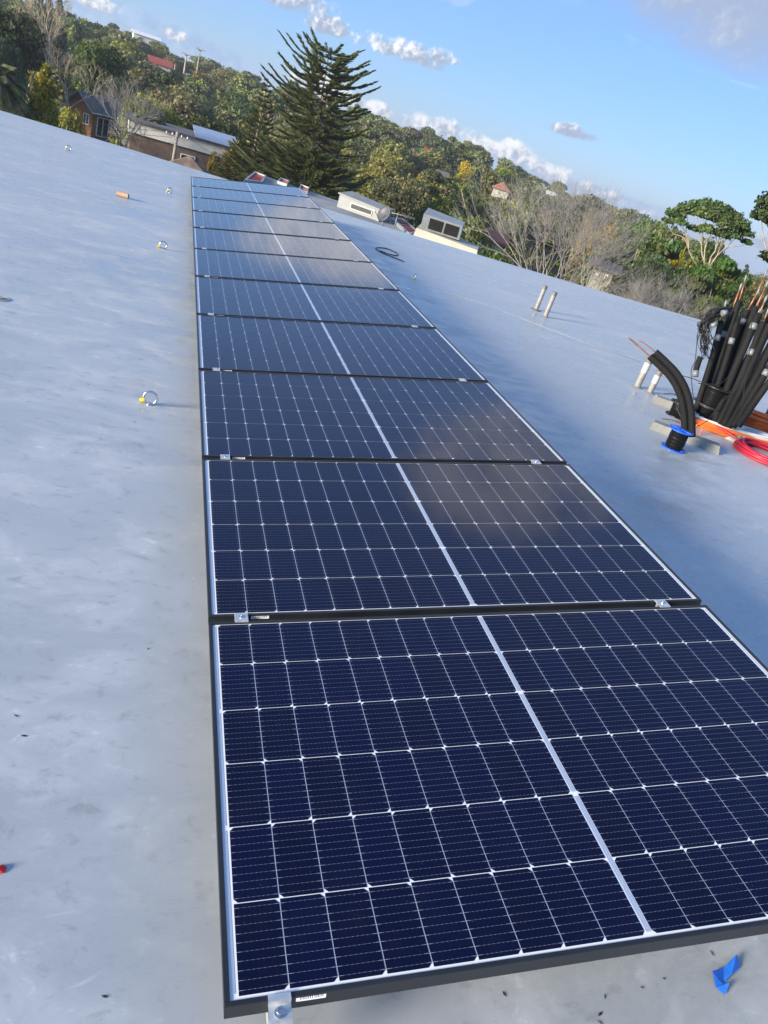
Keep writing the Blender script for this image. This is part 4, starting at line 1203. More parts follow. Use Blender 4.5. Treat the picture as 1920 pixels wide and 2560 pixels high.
def stand():
    G2 = 'large trees standing below the roof edge'
    # left of the panels
    put('conifer_gold', 'conifer_tree', (-11.967, 83.386, -1.092), 'bushy golden green conifer at the left, before the brick house', 3.1, rot=.4)
    put('near_dark', 'evergreen_tree', (-21.962, 117.219, 4.066), 'dark evergreen tree at the top left corner of the frame', 5.2, group=G2)
    put('near_dark', 'evergreen_tree', (-22.491, 108.970, 0.930), 'dark evergreen tree cut by the left frame edge above the palm', 4.6, group=G2, rot=2)
    put('near_round_b', 'eucalyptus_tree', (-27.835, 166.946, 3.171), 'olive eucalyptus behind the bare tan trees at the left', 7.5, group=G2)
    put('near_dark', 'feathery_tree', (-11.668, 130.700, 3.442), 'dark feathery pine behind the grey roofed brick house', 5.0, group=G2, rot=1)
    put('near_euc_b', 'eucalyptus_tree', (-4.326, 134.131, 1.252), 'olive eucalyptus right of the brick house', 6.5, group=G2, rot=.3)
    put('near_round_b', 'eucalyptus_tree', (-0.638, 119.190, 0.102), 'large brownish eucalyptus above the white walled building', 6.4, group=G2, rot=1.1)
    put('near_dark', 'evergreen_tree', (4.059, 111.106, -1.320), 'dark shaded tree just left of the pines', 4.6, group=G2)
    put('near_round_a', 'evergreen_tree', (1.586, 127.177, -1.148), 'deep green tree between the eucalyptus and the pines', 5.2, group=G2, rot=2)
    put('near_lime', 'broadleaf_tree', (-4.119, 103.120, -1.853), 'sunny light green tree behind the palm', 3.6, group=G2)
    put('near_lime', 'broadleaf_tree', (-1.336, 107.186, -2.452), 'light green tree above the utility pole', 3.0, group=G2, rot=1)
    put('near_lime', 'broadleaf_tree', (-10.882, 98.629, -5.130), 'yellowish green shrub left of the brick house', 1.5, group=G2, rot=2)
    put('near_yellow', 'wattle_shrub', (4.657, 91.057, -3.515), 'bright yellow shrub beside the white walled building', 1.7)
    put('near_yellow', 'wattle_shrub', (-5.939, 87.010, -6.104), 'small golden shrub at the roof edge beside the brick house', .9)
    put('near_dark', 'evergreen_shrub', (-2.163, 85.170, -5.873), 'dark low shrub at the roof edge below the palm', 2.2, group=G2)
    put('near_dark', 'evergreen_shrub', (-3.967, 83.111, -5.497), 'dark shrub at the roof edge below the bare grey tree', 2.0, group=G2, rot=2)
    # right of the big pine
    put('near_round_b', 'eucalyptus_tree', (26.704, 110.975, 0.015), 'brownish eucalyptus right of the Norfolk pine', 5.2, group=G2)
    put('near_round_b', 'eucalyptus_tree', (25.667, 93.688, -1.187), 'tawny eucalyptus behind the satellite dish', 4.4, group=G2, rot=2)
    put('near_euc_b', 'eucalyptus_tree', (41.636, 132.762, -0.898), 'olive eucalyptus above the rooftop vent box', 6.0, group=G2, rot=2)
    put('near_round_a', 'evergreen_tree', (27.205, 82.782, -2.640), 'deep green broad tree behind the rooftop vent box', 3.6, group=G2)
    put('near_round_a', 'evergreen_tree', (27.091, 74.355, -3.002), 'deep green tree right of the rooftop vent box', 3.2, group=G2, rot=1)
    put('near_euc_b', 'eucalyptus_tree', (51.267, 140.048, -1.059), 'pale olive eucalyptus behind the deep green trees', 6.0, group=G2, rot=3)
    put('near_lime', 'broadleaf_tree', (57.905, 137.437, -3.400), 'light green tree behind the large bare grey tree', 4.2, group=G2)
    put('near_dark', 'evergreen_shrub', (27.505, 65.605, -3.229), 'dark green shrub at the roof edge left of the bare grey tree', 2.2, group=G2, rot=1)
    put('near_round_b', 'eucalyptus_tree', (82.168, 153.541, 0.581), 'brownish tree behind the large bare grey tree', 5.5, group=G2, rot=1)
    # the dark stand at the right
    umbrella()
    for u, v, D, hw, k, r, lab in ((1655, 572, 96, 5.0, 'near_round_a', 0, 'deep green rounded tree behind the dark stand, left part'), (1720, 580, 92, 4.6, 'near_euc_b', 1, 'olive eucalyptus behind the limbs of the umbrella eucalyptus'),
                                   (1775, 600, 88, 4.2, 'near_round_a', 2, 'deep green tree behind the trunk of the umbrella eucalyptus'), (1830, 622, 84, 4.0, 'near_euc_b', 3, 'olive eucalyptus right of the umbrella eucalyptus'),
                                   (1890, 668, 80, 3.6, 'near_round_b', 4, 'brownish eucalyptus low at the right edge behind the copper ends'), (1560, 585, 100, 4.5, 'near_round_b', 5, 'brownish eucalyptus just right of the bright yellow wattle')):
        put(k, 'eucalyptus_tree' if 'euc' in lab else 'evergreen_tree', STAND[(u, v, D)], lab, hw, group=G2, rot=r)
    put('near_euc_a', 'eucalyptus_tree', (40.848, 67.797, 0.778), 'dark eucalyptus in the stand left of the umbrella eucalyptus', 3.7, group=G2)
    put('near_euc_a', 'eucalyptus_tree', (36.666, 56.265, -0.425), 'dark eucalyptus low in the middle of the dark stand', 4.4, group=G2, rot=5)
    put('near_umbrella', 'eucalyptus_tree', (37.499, 53.294, 0.004), 'dark flat topped eucalyptus below the umbrella eucalyptus', 4.4, group=G2, rot=6)
    put('near_euc_a', 'eucalyptus_tree', (37.918, 50.526, 0.030), 'dark eucalyptus low at the right of the dark stand', 4.0, group=G2, rot=7)
    put('near_euc_a', 'eucalyptus_tree', (39.258, 59.350, 1.021), 'dark eucalyptus in front of the umbrella eucalyptus', 3.6, group=G2, rot=2)
    put('near_euc_a', 'eucalyptus_tree', (42.270, 54.758, 0.891), 'dark eucalyptus behind the foam pipes', 3.4, group=G2, rot=1)
    put('near_umbrella', 'eucalyptus_tree', (33.151, 56.086, -0.715), 'dark flat topped eucalyptus right of the bare grey tree', 2.6, group=G2, rot=2)
    put('near_euc_a', 'eucalyptus_tree', (34.779, 47.867, -0.259), 'dark low eucalyptus at the roof edge left of the foam pipes', 3.0, group=G2, rot=4)
    put('near_round_a', 'evergreen_tree', (33.326, 51.280, -1.055), 'deep green tree above the twiggy grey shrub', 2.8, group=G2, rot=4)
    put('near_dark', 'evergreen_tree', (36.875, 43.710, 0.496), 'dark tree behind the foam pipes at the right frame edge', 3.0, group=G2, rot=2)
    put('near_yellow', 'wattle_shrub', (41.912, 62.390, 0.717), 'small golden wattle showing through the dark eucalyptus stand', .9)
    put('near_yellow', 'wattle_tree', (67.800, 121.511, -0.526), 'bright yellow wattle on the slope left of the dark stand', 2.9)
    put('near_yellow', 'wattle_tree', (70.207, 131.587, -0.564), 'golden wattle just left of the bright yellow one', 2.7, rot=1)
    put('near_yellow', 'wattle_tree', (61.921, 220.614, -1.093), 'yellow wattle high on the slope right of the Norfolk pine', 4.2, rot=1)
    put('near_yellow', 'wattle_tree', (84.035, 245.133, 1.522), 'yellow wattle below the tall lone tree on the crest', 3.0, rot=2)
    put('near_yellow', 'wattle_tree', (56.769, 190.875, -3.424), 'small yellow wattle in the middle of the right slope', 2.2, rot=3)
    put('near_euc_b', 'eucalyptus_tree', (88.500, 285.747, 7.856), 'tall lone eucalyptus standing above the crest on the right', 5.2)
    put('near_euc_b', 'eucalyptus_tree', (-30.282, 378.006, 10.404), 'feathery eucalyptus breaking the skyline at the upper left', 6.5, rot=1)
    put('near_round_b', 'eucalyptus_tree', (14.911, 328.840, 7.596), 'round eucalyptus on the skyline left of the Norfolk pine', 10.5)


stand()


def overhang():
    """branch tips of a nearer tree at the right frame edge"""
    rng = np.random.default_rng(9)
    foot = (27.380, 28.066, 0.501); g = float(ground_h(foot[0], foot[1]))
    e = empty('eucalyptus_tree', (foot[0], foot[1], g)); tag(e, 'dark eucalyptus branches reaching in at the right frame edge above the pipes', 'tree')
    o = np.array((foot[0], foot[1], g)); blobs = []
    for p, r in (((24.349, 30.693, 3.461), .75), ((24.153, 30.845, 2.963), .5), ((24.778, 30.353, 2.861), .6), ((25.023, 30.154, 1.484), .45), ((25.407, 29.836, 2.425), .9), ((25.748, 29.547, 3.576), 1.2), ((26.617, 28.779, 2.585), 1.3), ((24.909, 30.247, 3.921), .9)):
        q = np.array(p) - o; blobs.append((q[0], q[1], q[2], r, r, r * .75))
    P, U, W, C = crown_cards(rng, blobs, 5200, .085, GREEN['dark'], shell=.35, droop=.5)
    link('crown', quads_mesh('crown', P, U, W, C, M['leaf']), e)
    t = MB(); t.tube([(0, 0, 0), (.2, .1, 8), (0, 0, 15)], [.3, .22, .12], 8, caps=False)
    limb_tubes(t, rng, (.1, 0, 12), [b_[:3] for b_ in blobs], .08, .015); t.obj('trunk', M['palebark'], e)


overhang()


# ------------------------------------------------------------------ Norfolk pines
def norfolk(top, base_uv_r, name, label, R, seed, colour, gap=None, density=1.0, tip_up=.08, lean_top=0.0, prof=(.16, .34, .52, .60, .62, .66, .92, 1.06, 1.0)):
    rng = np.random.default_rng(seed)
    g = float(ground_h(top[0], top[1])); H = top[2] - g
    e = empty(name, (top[0], top[1], g)); tag(e, label, 'tree', 'Norfolk pines behind the panels')
    t = MB(); zs = np.linspace(0, H * .985, 12); t.tube(np.stack([lean_top * (zs / H) ** 2, 0 * zs, zs], 1), np.linspace(.34, .03, 12), 8, caps=False)
    V = []; C = []
    def spindle(a, b_, w, c):
        d = b_ - a; L = np.linalg.norm(d); d /= L
        s = np.cross(d, (0, 0, 1.)); s /= max(np.linalg.norm(s), 1e-6); u = np.cross(s, d)
        q = a + d * L * .45
        for k in range(3):
            k2 = k + 1
            p1 = q + w * (math.cos(k * 2.094) * s + math.sin(k * 2.094) * u); p2 = q + w * (math.cos(k2 * 2.094) * s + math.sin(k2 * 2.094) * u)
            V.append((a, p1, b_, p2)); C.append(c * rng.uniform(.75, 1.3))
    z = H * .12; nw = 0
    while z < H - .25:
        f = 1 - z / H
        Rz = R * float(np.interp(f, [0, .03, .08, .16, .32, .40, .55, .75, 1.0], prof))
        if gap and gap[0] < f < gap[1]: z += .35; continue
        if gap and f >= gap[1] and f < gap[1] + .10: Rz *= .80
        nb = rng.integers(6, 9) if f < .36 else rng.integers(8, 11)
        a0 = rng.uniform(0, 6.283)
        for k in range(nb):
            a = a0 + k * 6.283 / nb + rng.normal(0, .16); L = Rz * rng.uniform(.62, 1.10)
            if L < .25: continue
            slope = float(np.interp(f, [0, .12, .34, .42, .7, 1], [.30, .12, -.10, -.02, -.18, -.24])) + rng.normal(0, .08)
            d = np.array([math.cos(a), math.sin(a), 0.])
            sgn = np.linspace(0, 1, 9)
            pts = np.outer(sgn * L, d); pts[:, 2] = L * (slope * sgn - .10 * np.sin(sgn * 3.14) + tip_up * sgn ** 3) + z; pts[:, 0] += lean_top * (z / H) ** 2
            t.tube(pts, np.linspace(.055 * min(1, L / 3) + .012, .008, 9), 4, caps=False)
            side = np.array([-d[1], d[0], 0.])
            nsb = int(max(6, L * 8.0 * density))
            for j in range(nsb):
                s = .14 + .86 * (j + rng.random()) / nsb
                p = np.array([np.interp(s, sgn, pts[:, q]) for q in range(3)])
                bl = ((.85 if f < .36 else 1.35) * (1 - .5 * s) * min(1.0, .35 + L / 4.5)) * rng.uniform(.7, 1.25)
                for sd in (-1, 1, 0):
                    if sd == 0 and rng.random() > .55: continue
                    dr = d * rng.uniform(.55, 1.0) + side * sd * rng.uniform(.5, 1.0) + np.array([0, 0, rng.uniform(.0, .5) if f < .36 else rng.uniform(-.2, .28)])
                    dr = dr * (1 - .45 * s) + np.array([0, 0, .35]) * s * s * (1 if f < .45 else .1) + d * .3 * s
                    dr /= np.linalg.norm(dr)
                    c = np.array(colour) * rng.uniform(.6, 1.4)
                    spindle(p, p + dr * bl, .050 * rng.uniform(.7, 1.5), c)
            spindle(pts[6], pts[8] + (pts[8] - pts[7]) * .15, .07, np.array(colour) * 1.15)
        z += (.46 if f < .36 else .36) / density ** .5
    t.obj('trunk', M['bark'], e)
    link('crown', polys_mesh('crown', np.array(V), np.array(C), M['needle']), e)


norfolk((11.867, 78.260, 6.845), 0, 'norfolk_pine', 'tall dark Norfolk pine rising above the skyline behind the far panels', 8.7, 3, (.200, .250, .080), gap=(.335, .365), lean_top=-.6, density=1.25)
norfolk((7.126, 84.869, 3.339), 0, 'norfolk_pine', 'smaller olive Norfolk pine left of and behind the tall one', 4.6, 8, (.150, .155, .045), density=1.05, tip_up=.2, prof=(.02, .07, .13, .26, .42, .52, .72, .92, 1.0))


# ------------------------------------------------------------------ palms
def palm(top, label, R, seed, colour, nf=46):
    rng = np.random.default_rng(seed); g = float(ground_h(top[0], top[1])); H = top[2] - g - R * .45
    e = empty('palm_tree', (top[0], top[1], g)); tag(e, label, 'palm', 'palms at the left beyond the roof')
    t = MB(); t.tube([(0, 0, 0), (.1, 0, H * .5), (0, 0, H)], [.30, .26, .30], 8, caps=False); t.obj('trunk', M['bark'], e)
    for k in range(nf):
        a = k * 2.399; up = 1.25 - 1.9 * (k / nf) + rng.normal(0, .08); V = []; C = []
        L = R * rng.uniform(.9, 1.15); s = np.linspace(0, 1, 12)
        d = np.array([math.cos(a), math.sin(a), 0])
        rad = L * (math.cos(up) * s * .95 + .05 * s); zz = H + L * (math.sin(up) * s - .62 * s ** 2.2)
        P = np.outer(rad, d); P[:, 2] = zz
        side = np.array([-d[1], d[0], 0]); c0 = np.array(colour) * rng.uniform(.7, 1.3)
        for i in range(1, 11):
            for q in range(2):
                p = P[i] + (P[i + 1] - P[i]) * q * .5; T = P[i + 1] - P[i]; T /= np.linalg.norm(T); ll = .34 * R * (1 - abs(s[i] - .4) * 1.1)
                for sd in (-1, 1):
                    dr = side * sd * .8 + T * .6 + np.array([0, 0, -.28]); tip = p + dr * ll
                    V.append((p - T * .035 * R, p + T * .035 * R, tip + T * .01, tip - T * .01)); C.append(c0 * rng.uniform(.7, 1.3))
        link('frond', polys_mesh('frond', np.array(V), np.array(C), M['leaf']), e)


palm((-15.296, 81.841, -2.280), 'large dark palm with drooping fronds at the left frame edge', 3.1, 4, (.10, .125, .048))
palm((-3.233, 95.146, -3.445), 'palm with arching pale fronds between the brick house and white building', 3.0, 6, (.17, .18, .08))


# ------------------------------------------------------------------ bare trees
def bare(foot, H, spread, label, seed, material, stems=1, depth=5, r0=.16, fan=.0, name='bare_tree', group='leafless winter trees', up=.5, ratio=.74):
    rng = np.random.default_rng(seed)
    e = empty(name, foot); tag(e, label, 'tree', group)
    t = MB(); c = MB(); cnt = [0]
    def grow(p, d, L, r, k):
        n = 4; pts = [p]; q = p.copy(); dd = d.copy()
        for i in range(n):
            dd = dd + rng.normal(0, .10, 3) + np.array([0, 0, .05 * up]); dd /= np.linalg.norm(dd); q = q + dd * L / n; pts.append(q.copy())
        (t if k == depth else c).tube(np.array(pts), np.linspace(r, r * .66, n + 1), 5 if r > .05 else 3, caps=False); cnt[0] += 1
        if k == 0: return
        nb = 3 if rng.random() < .55 else 2
        if k <= 2: nb += 1
        for j in range(nb):
            ax = rng.normal(0, 1, 3); ax -= dd * np.dot(ax, dd); ax /= np.linalg.norm(ax)
            nd = dd * 1.0 + ax * rng.uniform(.35, .8) * spread + np.array([0, 0, .12 * up]); nd /= np.linalg.norm(nd)
            grow(q if j == 0 or rng.random() < .6 else np.array(pts[rng.integers(2, n + 1)]), nd, L * ratio * rng.uniform(.8, 1.15), r * .62, k - 1)
    L0 = H * (1 - ratio) / (1 - ratio ** (depth + 1)) * 1.12
    for s in range(stems):
        a = rng.uniform(0, 6.283) if stems > 1 else 0
        d = np.array([math.cos(a) * fan * rng.uniform(.3, 1), math.sin(a) * fan * rng.uniform(.3, 1), 1.0]); d /= np.linalg.norm(d)
        grow(np.array([math.cos(a) * .25 * (stems > 1), math.sin(a) * .25 * (stems > 1), 0.]), d, L0 * rng.uniform(.9, 1.1), r0, depth)
    t.obj('trunk', M[material], e); c.obj('branches', M[material], e)


def winter_trees():
    b = (24.861, 49.220, -4.259); bare((b[0], b[1], b[2] - 1.5), 8.0, .72, 'large bare grey multi-stemmed tree at the roof edge right of the vent box', 5, 'deadbark', stems=13, depth=5, r0=.060, fan=1.0, ratio=.80)
    b = (24.998, 44.622, -3.393); bare((b[0], b[1], b[2] - 1.5), 5.6, .8, 'lower bare grey tree beside the large one, arching to the right', 15, 'deadbark', stems=6, depth=5, r0=.045, fan=1.4, ratio=.8)
    b = (42.171, 100.661, -8.377); bare((b[0], b[1], b[2] - 2), 7.0, .9, 'bare brown tree between the deep green tree and the large bare one', 7, 'deadbark', stems=3, depth=5, r0=.11, fan=.6)
    b = (64.298, 134.568, -5.816); bare((b[0], b[1], b[2] - 1), 4.6, .9, 'small bare tan tree on the slope above the large bare grey one', 8, 'tanbark', stems=3, depth=5, r0=.08, fan=.6)
    b = (-16.260, 116.106, -4.871); bare((b[0], b[1], b[2] - 2), 13.5, .7, 'tall pale bare tree behind the golden conifer', 9, 'tanbark', stems=1, depth=6, r0=.24, ratio=.78)
    b = (-19.428, 121.706, -3.994); bare((b[0], b[1], b[2] - 2), 9.0, 1.0, 'pale bare tree leaning over the left palm', 10, 'tanbark', stems=3, depth=5, r0=.14, fan=.8, ratio=.8)
    b = (-13.439, 114.444, -4.478); bare((b[0], b[1], b[2] - 2), 6.5, .9, 'low bare tan tree between the conifer and the feathery pine', 18, 'tanbark', stems=3, depth=5, r0=.09, fan=.8, ratio=.8)
    b = (-5.364, 87.045, -6.536); bare((b[0], b[1], b[2] - 1), 6.4, .85, 'bare grey tree in front of the brick house', 11, 'deadbark', stems=5, depth=5, r0=.075, fan=.55, ratio=.8)
    b = (-3.756, 89.124, -6.629); bare((b[0], b[1], b[2] - 1), 4.2, .9, 'low bare grey tree at the foot of the right palm', 19, 'deadbark', stems=4, depth=4, r0=.06, fan=.7, ratio=.8)
    b = (28.135, 40.318, -3.358); bare((b[0], b[1], b[2] - 1), 3.2, 1.0, 'dense twiggy grey shrub at the roof edge left of the foam pipes', 13, 'deadbark', stems=12, depth=5, r0=.035, fan=1.5, name='twiggy_shrub', ratio=.82)
    b = (27.915, 42.870, -3.607); bare((b[0], b[1], b[2] - 1), 2.9, 1.0, 'dense twiggy grey shrub below the dark eucalyptus stand', 14, 'deadbark', stems=10, depth=5, r0=.032, fan=1.5, name='twiggy_shrub', ratio=.82)
    # tall bare boles on the skyline
    for i, (a, b2, w) in enumerate((((-1.081, 329.190, 6.109), (-1.110, 329.190, 1.176), .5), ((3.224, 329.172, 8.933), (3.085, 329.173, 3.194), .4), ((-5.797, 319.143, 2.565), (-5.884, 319.142, 0.532), .4), ((-4.298, 319.166, 2.508), (-4.252, 319.166, 0.509), .35), ((7.333, 329.102, 2.606), (7.419, 329.100, 0.518), .3), ((9.199, 329.054, 2.626), (9.246, 329.053, 0.786), .3))):
        lab = ['tallest pale bare bole on the left skyline', 'tall pale bole just right of the tallest one', 'short pale bole right of the red roof', 'short pale bole, second from the red roof', 'thin low pale bole right of the tall boles', 'thin low pale bole, rightmost of the six'][i]
        e = empty('bare_bole', (b2[0], b2[1], float(ground_h(b2[0], b2[1])))); tag(e, lab, 'tree', 'pale bare boles on the skyline')
        m = MB(); top = np.array(a) - np.array(e.location); m.tube([(0, 0, 0), top * .5 + np.array([.1, 0, 0]), top], [w, w * .8, w * .45], 7); m.obj('trunk', M['whitewall'] if False else M['palebark'], e)
        c = MB()
        if i < 2:
            for k in range(7):
                aa = k * .9; c.tube([top, top + np.array([math.cos(aa) * 1.2, math.sin(aa) * 1.2, .8]), top + np.array([math.cos(aa) * 2.2, math.sin(aa) * 2.2, .3])], [.12, .09, .04], 4)
            c.obj('branches', M['palebark'], e)


winter_trees()


# ------------------------------------------------------------------ buildings
def fwindow(parent, x0, x1, z0, z1, y, n=1, depth=.12):
    f = MB(); t = .09
    f.box((x0, y - .05, z0), (x1, y + depth, z0 + t)); f.box((x0, y - .05, z1 - t), (x1, y + depth, z1))
    xs = np.linspace(x0, x1, n + 1)
    for i, x in enumerate(xs):
        a = x0 if i == 0 else (x - t / 2 if i < n else x1 - t)
        f.box((a, y - .049, z0 + t), (a + t, y + depth - .001, z1 - t))
    fo = f.obj('window', M['whitetrim'], parent)
    p = MB(); p.box((x0 + t * .5, y + .0, z0 + t * .5), (x1 - t * .5, y + .03, z1 - t * .5)); p.obj('pane', M['pane'], fo)


def gable_roof(m, x0, x1, y0, y1, z, rise, over=.5, th=.18):
    ym = (y0 + y1) / 2; x0 -= over; x1 += over; y0 -= over; y1 += over
    V = [(x0, y0, z), (x1, y0, z), (x1, ym, z + rise), (x0, ym, z + rise), (x0, y1, z), (x1, y1, z)]
    V += [(x, y, zz + th) for x, y, zz in V]
    F = [(0, 1, 2, 3), (3, 2, 5, 4), (6, 9, 8, 7), (9, 10, 11, 8), (0, 6, 7, 1), (4, 5, 11, 10), (0, 3, 9, 6), (3, 4, 10, 9), (1, 7, 8, 2), (2, 8, 11, 5)]
    m.add(V, F)


def hip_roof(m, x0, x1, y0, y1, z, rise, over=.5):
    x0 -= over; x1 += over; y0 -= over; y1 += over; w = min((y1 - y0), (x1 - x0)) / 2; ym = (y0 + y1) / 2
    V = [(x0, y0, z), (x1, y0, z), (x1, y1, z), (x0, y1, z), (x0 + w, ym, z + rise), (x1 - w, ym, z + rise)]
    m.add(V, [(0, 1, 5, 4), (1, 2, 5), (2, 3, 4, 5), (3, 0, 4), (3, 2, 1, 0)])


def brick_house():
    p = (-10.728, 116.729, -7.701)
    e = empty('brick_house', p, (0, 0, R_(-48))); tag(e, 'two storey brick house with grey tiled roof and white windows, behind the bare grey tree', 'house')
    g = -9.0                 # corner at the origin; gable wall along -x, long wall along +y
    w = MB(); w.box((-5.0, 0, g), (0, 8.5, 1.5)); V = [(-5.0, 0, 1.5), (0, 0, 1.5), (-2.5, 0, 3.0), (-5.0, .2, 1.5), (0, .2, 1.5), (-2.5, .2, 3.0)]
    w.add(V, [(0, 1, 2), (5, 4, 3), (1, 4, 5, 2), (3, 0, 2, 5)]); w.obj('wall', M['brick'], e)
    r = MB(); z = 1.25; V = [(.6, -.6, z), (.6, 9, z), (-2.5, 9, z + 1.9), (-2.5, -.6, z + 1.9), (-5.6, -.6, z), (-5.6, 9, z)]; V += [(x, y, q + .2) for x, y, q in V]
    r.add(V, [(3, 2, 1, 0), (3, 4, 5, 2), (6, 7, 8, 9), (9, 8, 11, 10), (0, 1, 7, 6), (5, 4, 10, 11), (0, 6, 9, 3), (3, 9, 10, 4), (2, 8, 7, 1), (5, 11, 8, 2)])
    ro = r.obj('roof', M['greytile'], e)
    gt = MB(); gt.box((.605, -.6, z), (.72, 9, z + .14)); gt.obj('gutter', M['whitetrim'], ro)
    bb = MB(); bb.tube([(.62, -.64, z + .1), (-2.5, -.64, z + 2.0), (-5.62, -.64, z + .1)], .11, 4); bb.obj('barge_board', M['galv'], ro)
    ch = MB(); ch.box((-3.4, 3.2, 2.5), (-2.8, 3.8, 4.4)); ch.obj('chimney', M['brick'], ro)
    fwindow(e, -1.75, -.55, -.35, .95, -.06, 2)
    fwindow(e, -2.6, -.9, -3.6, -2.6, -.06, 3)
    for z0, z1 in ((-1.35, .95), (-4.3, -2.6)):
        q = empty('window_bay', (.06, .7, 0), (0, 0, R_(90))); q.parent = e
        fwindow(q, 0, 3.6, z0, z1, -.0, 4)
    b = MB(); b.box((.01, .2, -1.75), (.7, 6.0, -1.6)); b.obj('balcony_slab', M['brownwall'], e)


brick_house()


def white_building():
    p = (5.480, 91.009, -5.841)
    e = empty('white_walled_building', p, (0, 0, R_(4))); tag(e, 'long low building with white upper wall and brown brick base, left of the pines', 'building')
    L = 10.5
    w = MB(); w.box((-L, 0, .45), (0, 9, 1.55)); w.obj('upper_wall', M['whitewall'], e)
    w = MB(); w.box((-L + .3, .25, -9), (-.02, 8.8, .445)); w.obj('lower_wall', M['brownwall'], e)
    r = MB(); r.box((-L - .3, -.35, 1.552), (.35, 9.3, 1.70)); ro = r.obj('roof', M['dark'] if False else M['greytile'], e)
    q = MB(); V = [(-4.0, -.5, 1.72), (.6, -.5, 1.72), (.6, 4.5, 2.5), (-4.0, 4.5, 2.5)]; V += [(x, y, z + .07) for x, y, z in V]
    q.add(V, [(3, 2, 1, 0), (4, 5, 6, 7), (0, 1, 5, 4), (1, 2, 6, 5), (2, 3, 7, 6), (3, 0, 4, 7)]); q.obj('sloping_sheet', M['metalroof'], ro)
    fwindow(e, -2.1, -.5, -1.2, -.1, .2, 2)
    fwindow(e, -5.1, -3.6, -1.2, -.2, .2, 2)


white_building()


def tiled_house():
    p = (0.988, 73.179, -4.649)
    e = empty('brown_roofed_house', p, (0, 0, R_(-6))); tag(e, 'house with low brown hipped roof in front of the white walled building', 'house')
    w = MB(); w.box((-2.6, -2.5, -9), (2.6, 2.5, -1.75)); w.obj('wall', M['brownwall'], e)
    r = MB(); hip_roof(r, -2.6, 2.6, -2.5, 2.5, -1.75, 1.75, .5); r.obj('roof', M['browntile'], e)
    r = MB(); hip_roof(r, 2.0, 4.6, -2.9, .6, -2.6, 1.0, .4); r.obj('porch_roof', M['browntile'], e)


tiled_house()


def far_house(p, label, w, d, h, rise, wall, roof, rot=0., style='gable'):
    e = empty('hillside_house', p, (0, 0, rot)); tag(e, label, 'house', 'houses showing between the hillside trees')
    m = MB(); m.box((-w / 2, 0, -2.6), (w / 2, d, h)); m.obj('wall', M[wall], e)
    r = MB(); (gable_roof if style == 'gable' else hip_roof)(r, -w / 2, w / 2, 0, d, h, rise); r.obj('roof', M[roof], e)
    for x in (-.3, .15):
        fwindow(e, w * x, w * (x + .16), h * .3, h * .75, -.06, 2)


def screen_trees():
    """trees standing just below each far house, hiding its foot"""
    rng = np.random.default_rng(31)
    for h in [o for o in bpy.data.objects if o.name.startswith('hillside_house') and o.location.length > 120]:
        p = np.array(h.location); r = math.hypot(p[0], p[1]); u = p[:2] / r; sd = np.array([u[1], -u[0]])
        for k in (-1, 0, 1):
            q = u * (r - 9 - 3 * rng.random()) + sd * (k * r * .014 + rng.normal(0, .8)); g = float(ground_h(q[0], q[1]))
            top = p[2] + (.3 if k == 0 else rng.uniform(.6, 1.6))
            key = ('deep_a', 'olive_a', 'lime_a', 'grey_b')[rng.integers(0, 4)]; H = PROTO[key][2]; s = max(.35, (top - g) / H)
            plant(key, KIND[key][1], q[0], q[1], g, s, rng.uniform(0, 6), KIND[key][0] + ' screening the foot of a far house', 'tree', 'trees screening the hillside houses', rng.uniform(.8, 1.1) / max(s, .8) ** .3)


far_house((-8.204, 289.083, 0.016), 'red roofed house high on the left hillside', 6.6, 6, .8, 1.7, 'whitewall', 'redtile', R_(8))
far_house((-17.941, 398.801, 6.862), 'white house on the skyline at the upper left', 11, 7, 2.4, 1.2, 'whitewall', 'whitetrim', .2)
far_house((-13.134, 400.986, 6.360), 'second smaller white house on the skyline at the upper left', 5.5, 7, 1.8, 1.0, 'whitewall', 'whitetrim', .1)
far_house((-43.010, 356.648, 3.929), 'pale house among the trees near the upper left corner', 5.0, 6, 2.2, 1.2, 'whitewall', 'metalroof', .3)
far_house((73.975, 250.442, -0.905), 'white house with small red roof high on the right slope', 5.5, 6, 1.8, 1.4, 'whitewall', 'redtile', -.2)
far_house((67.628, 171.269, -3.411), 'terracotta roofed house in the middle of the right slope', 3.2, 4, 1.4, 1.7, 'creamwall', 'terra', -.3, 'hip')
far_house((108.592, 235.289, -2.291), 'tiny white house high above the large bare grey tree', 2.2, 4, 1.6, .9, 'whitewall', 'whitetrim', -.3)
far_house((107.757, 213.489, -4.199), 'red brown house half hidden left of the golden wattles', 2.4, 4, 2.6, 1.2, 'brick', 'terra', -.3)
far_house((56.597, 180.472, -4.334), 'cream house between trees in the lower right slope', 2.2, 3, 1.3, .8, 'creamwall', 'greytile', -.2)
far_house((30.563, 52.963, -3.417), 'small weathered white house behind the branches of the bare grey tree', 1.5, 2.2, .7, .45, 'creamwall', 'greytile', R_(-30))
far_house((35.491, 87.190, -6.631), 'pinkish tiled shed at the foot of the bare brown tree', 2.4, 3, .9, .9, 'creamwall', 'terra', -.2)


screen_trees()

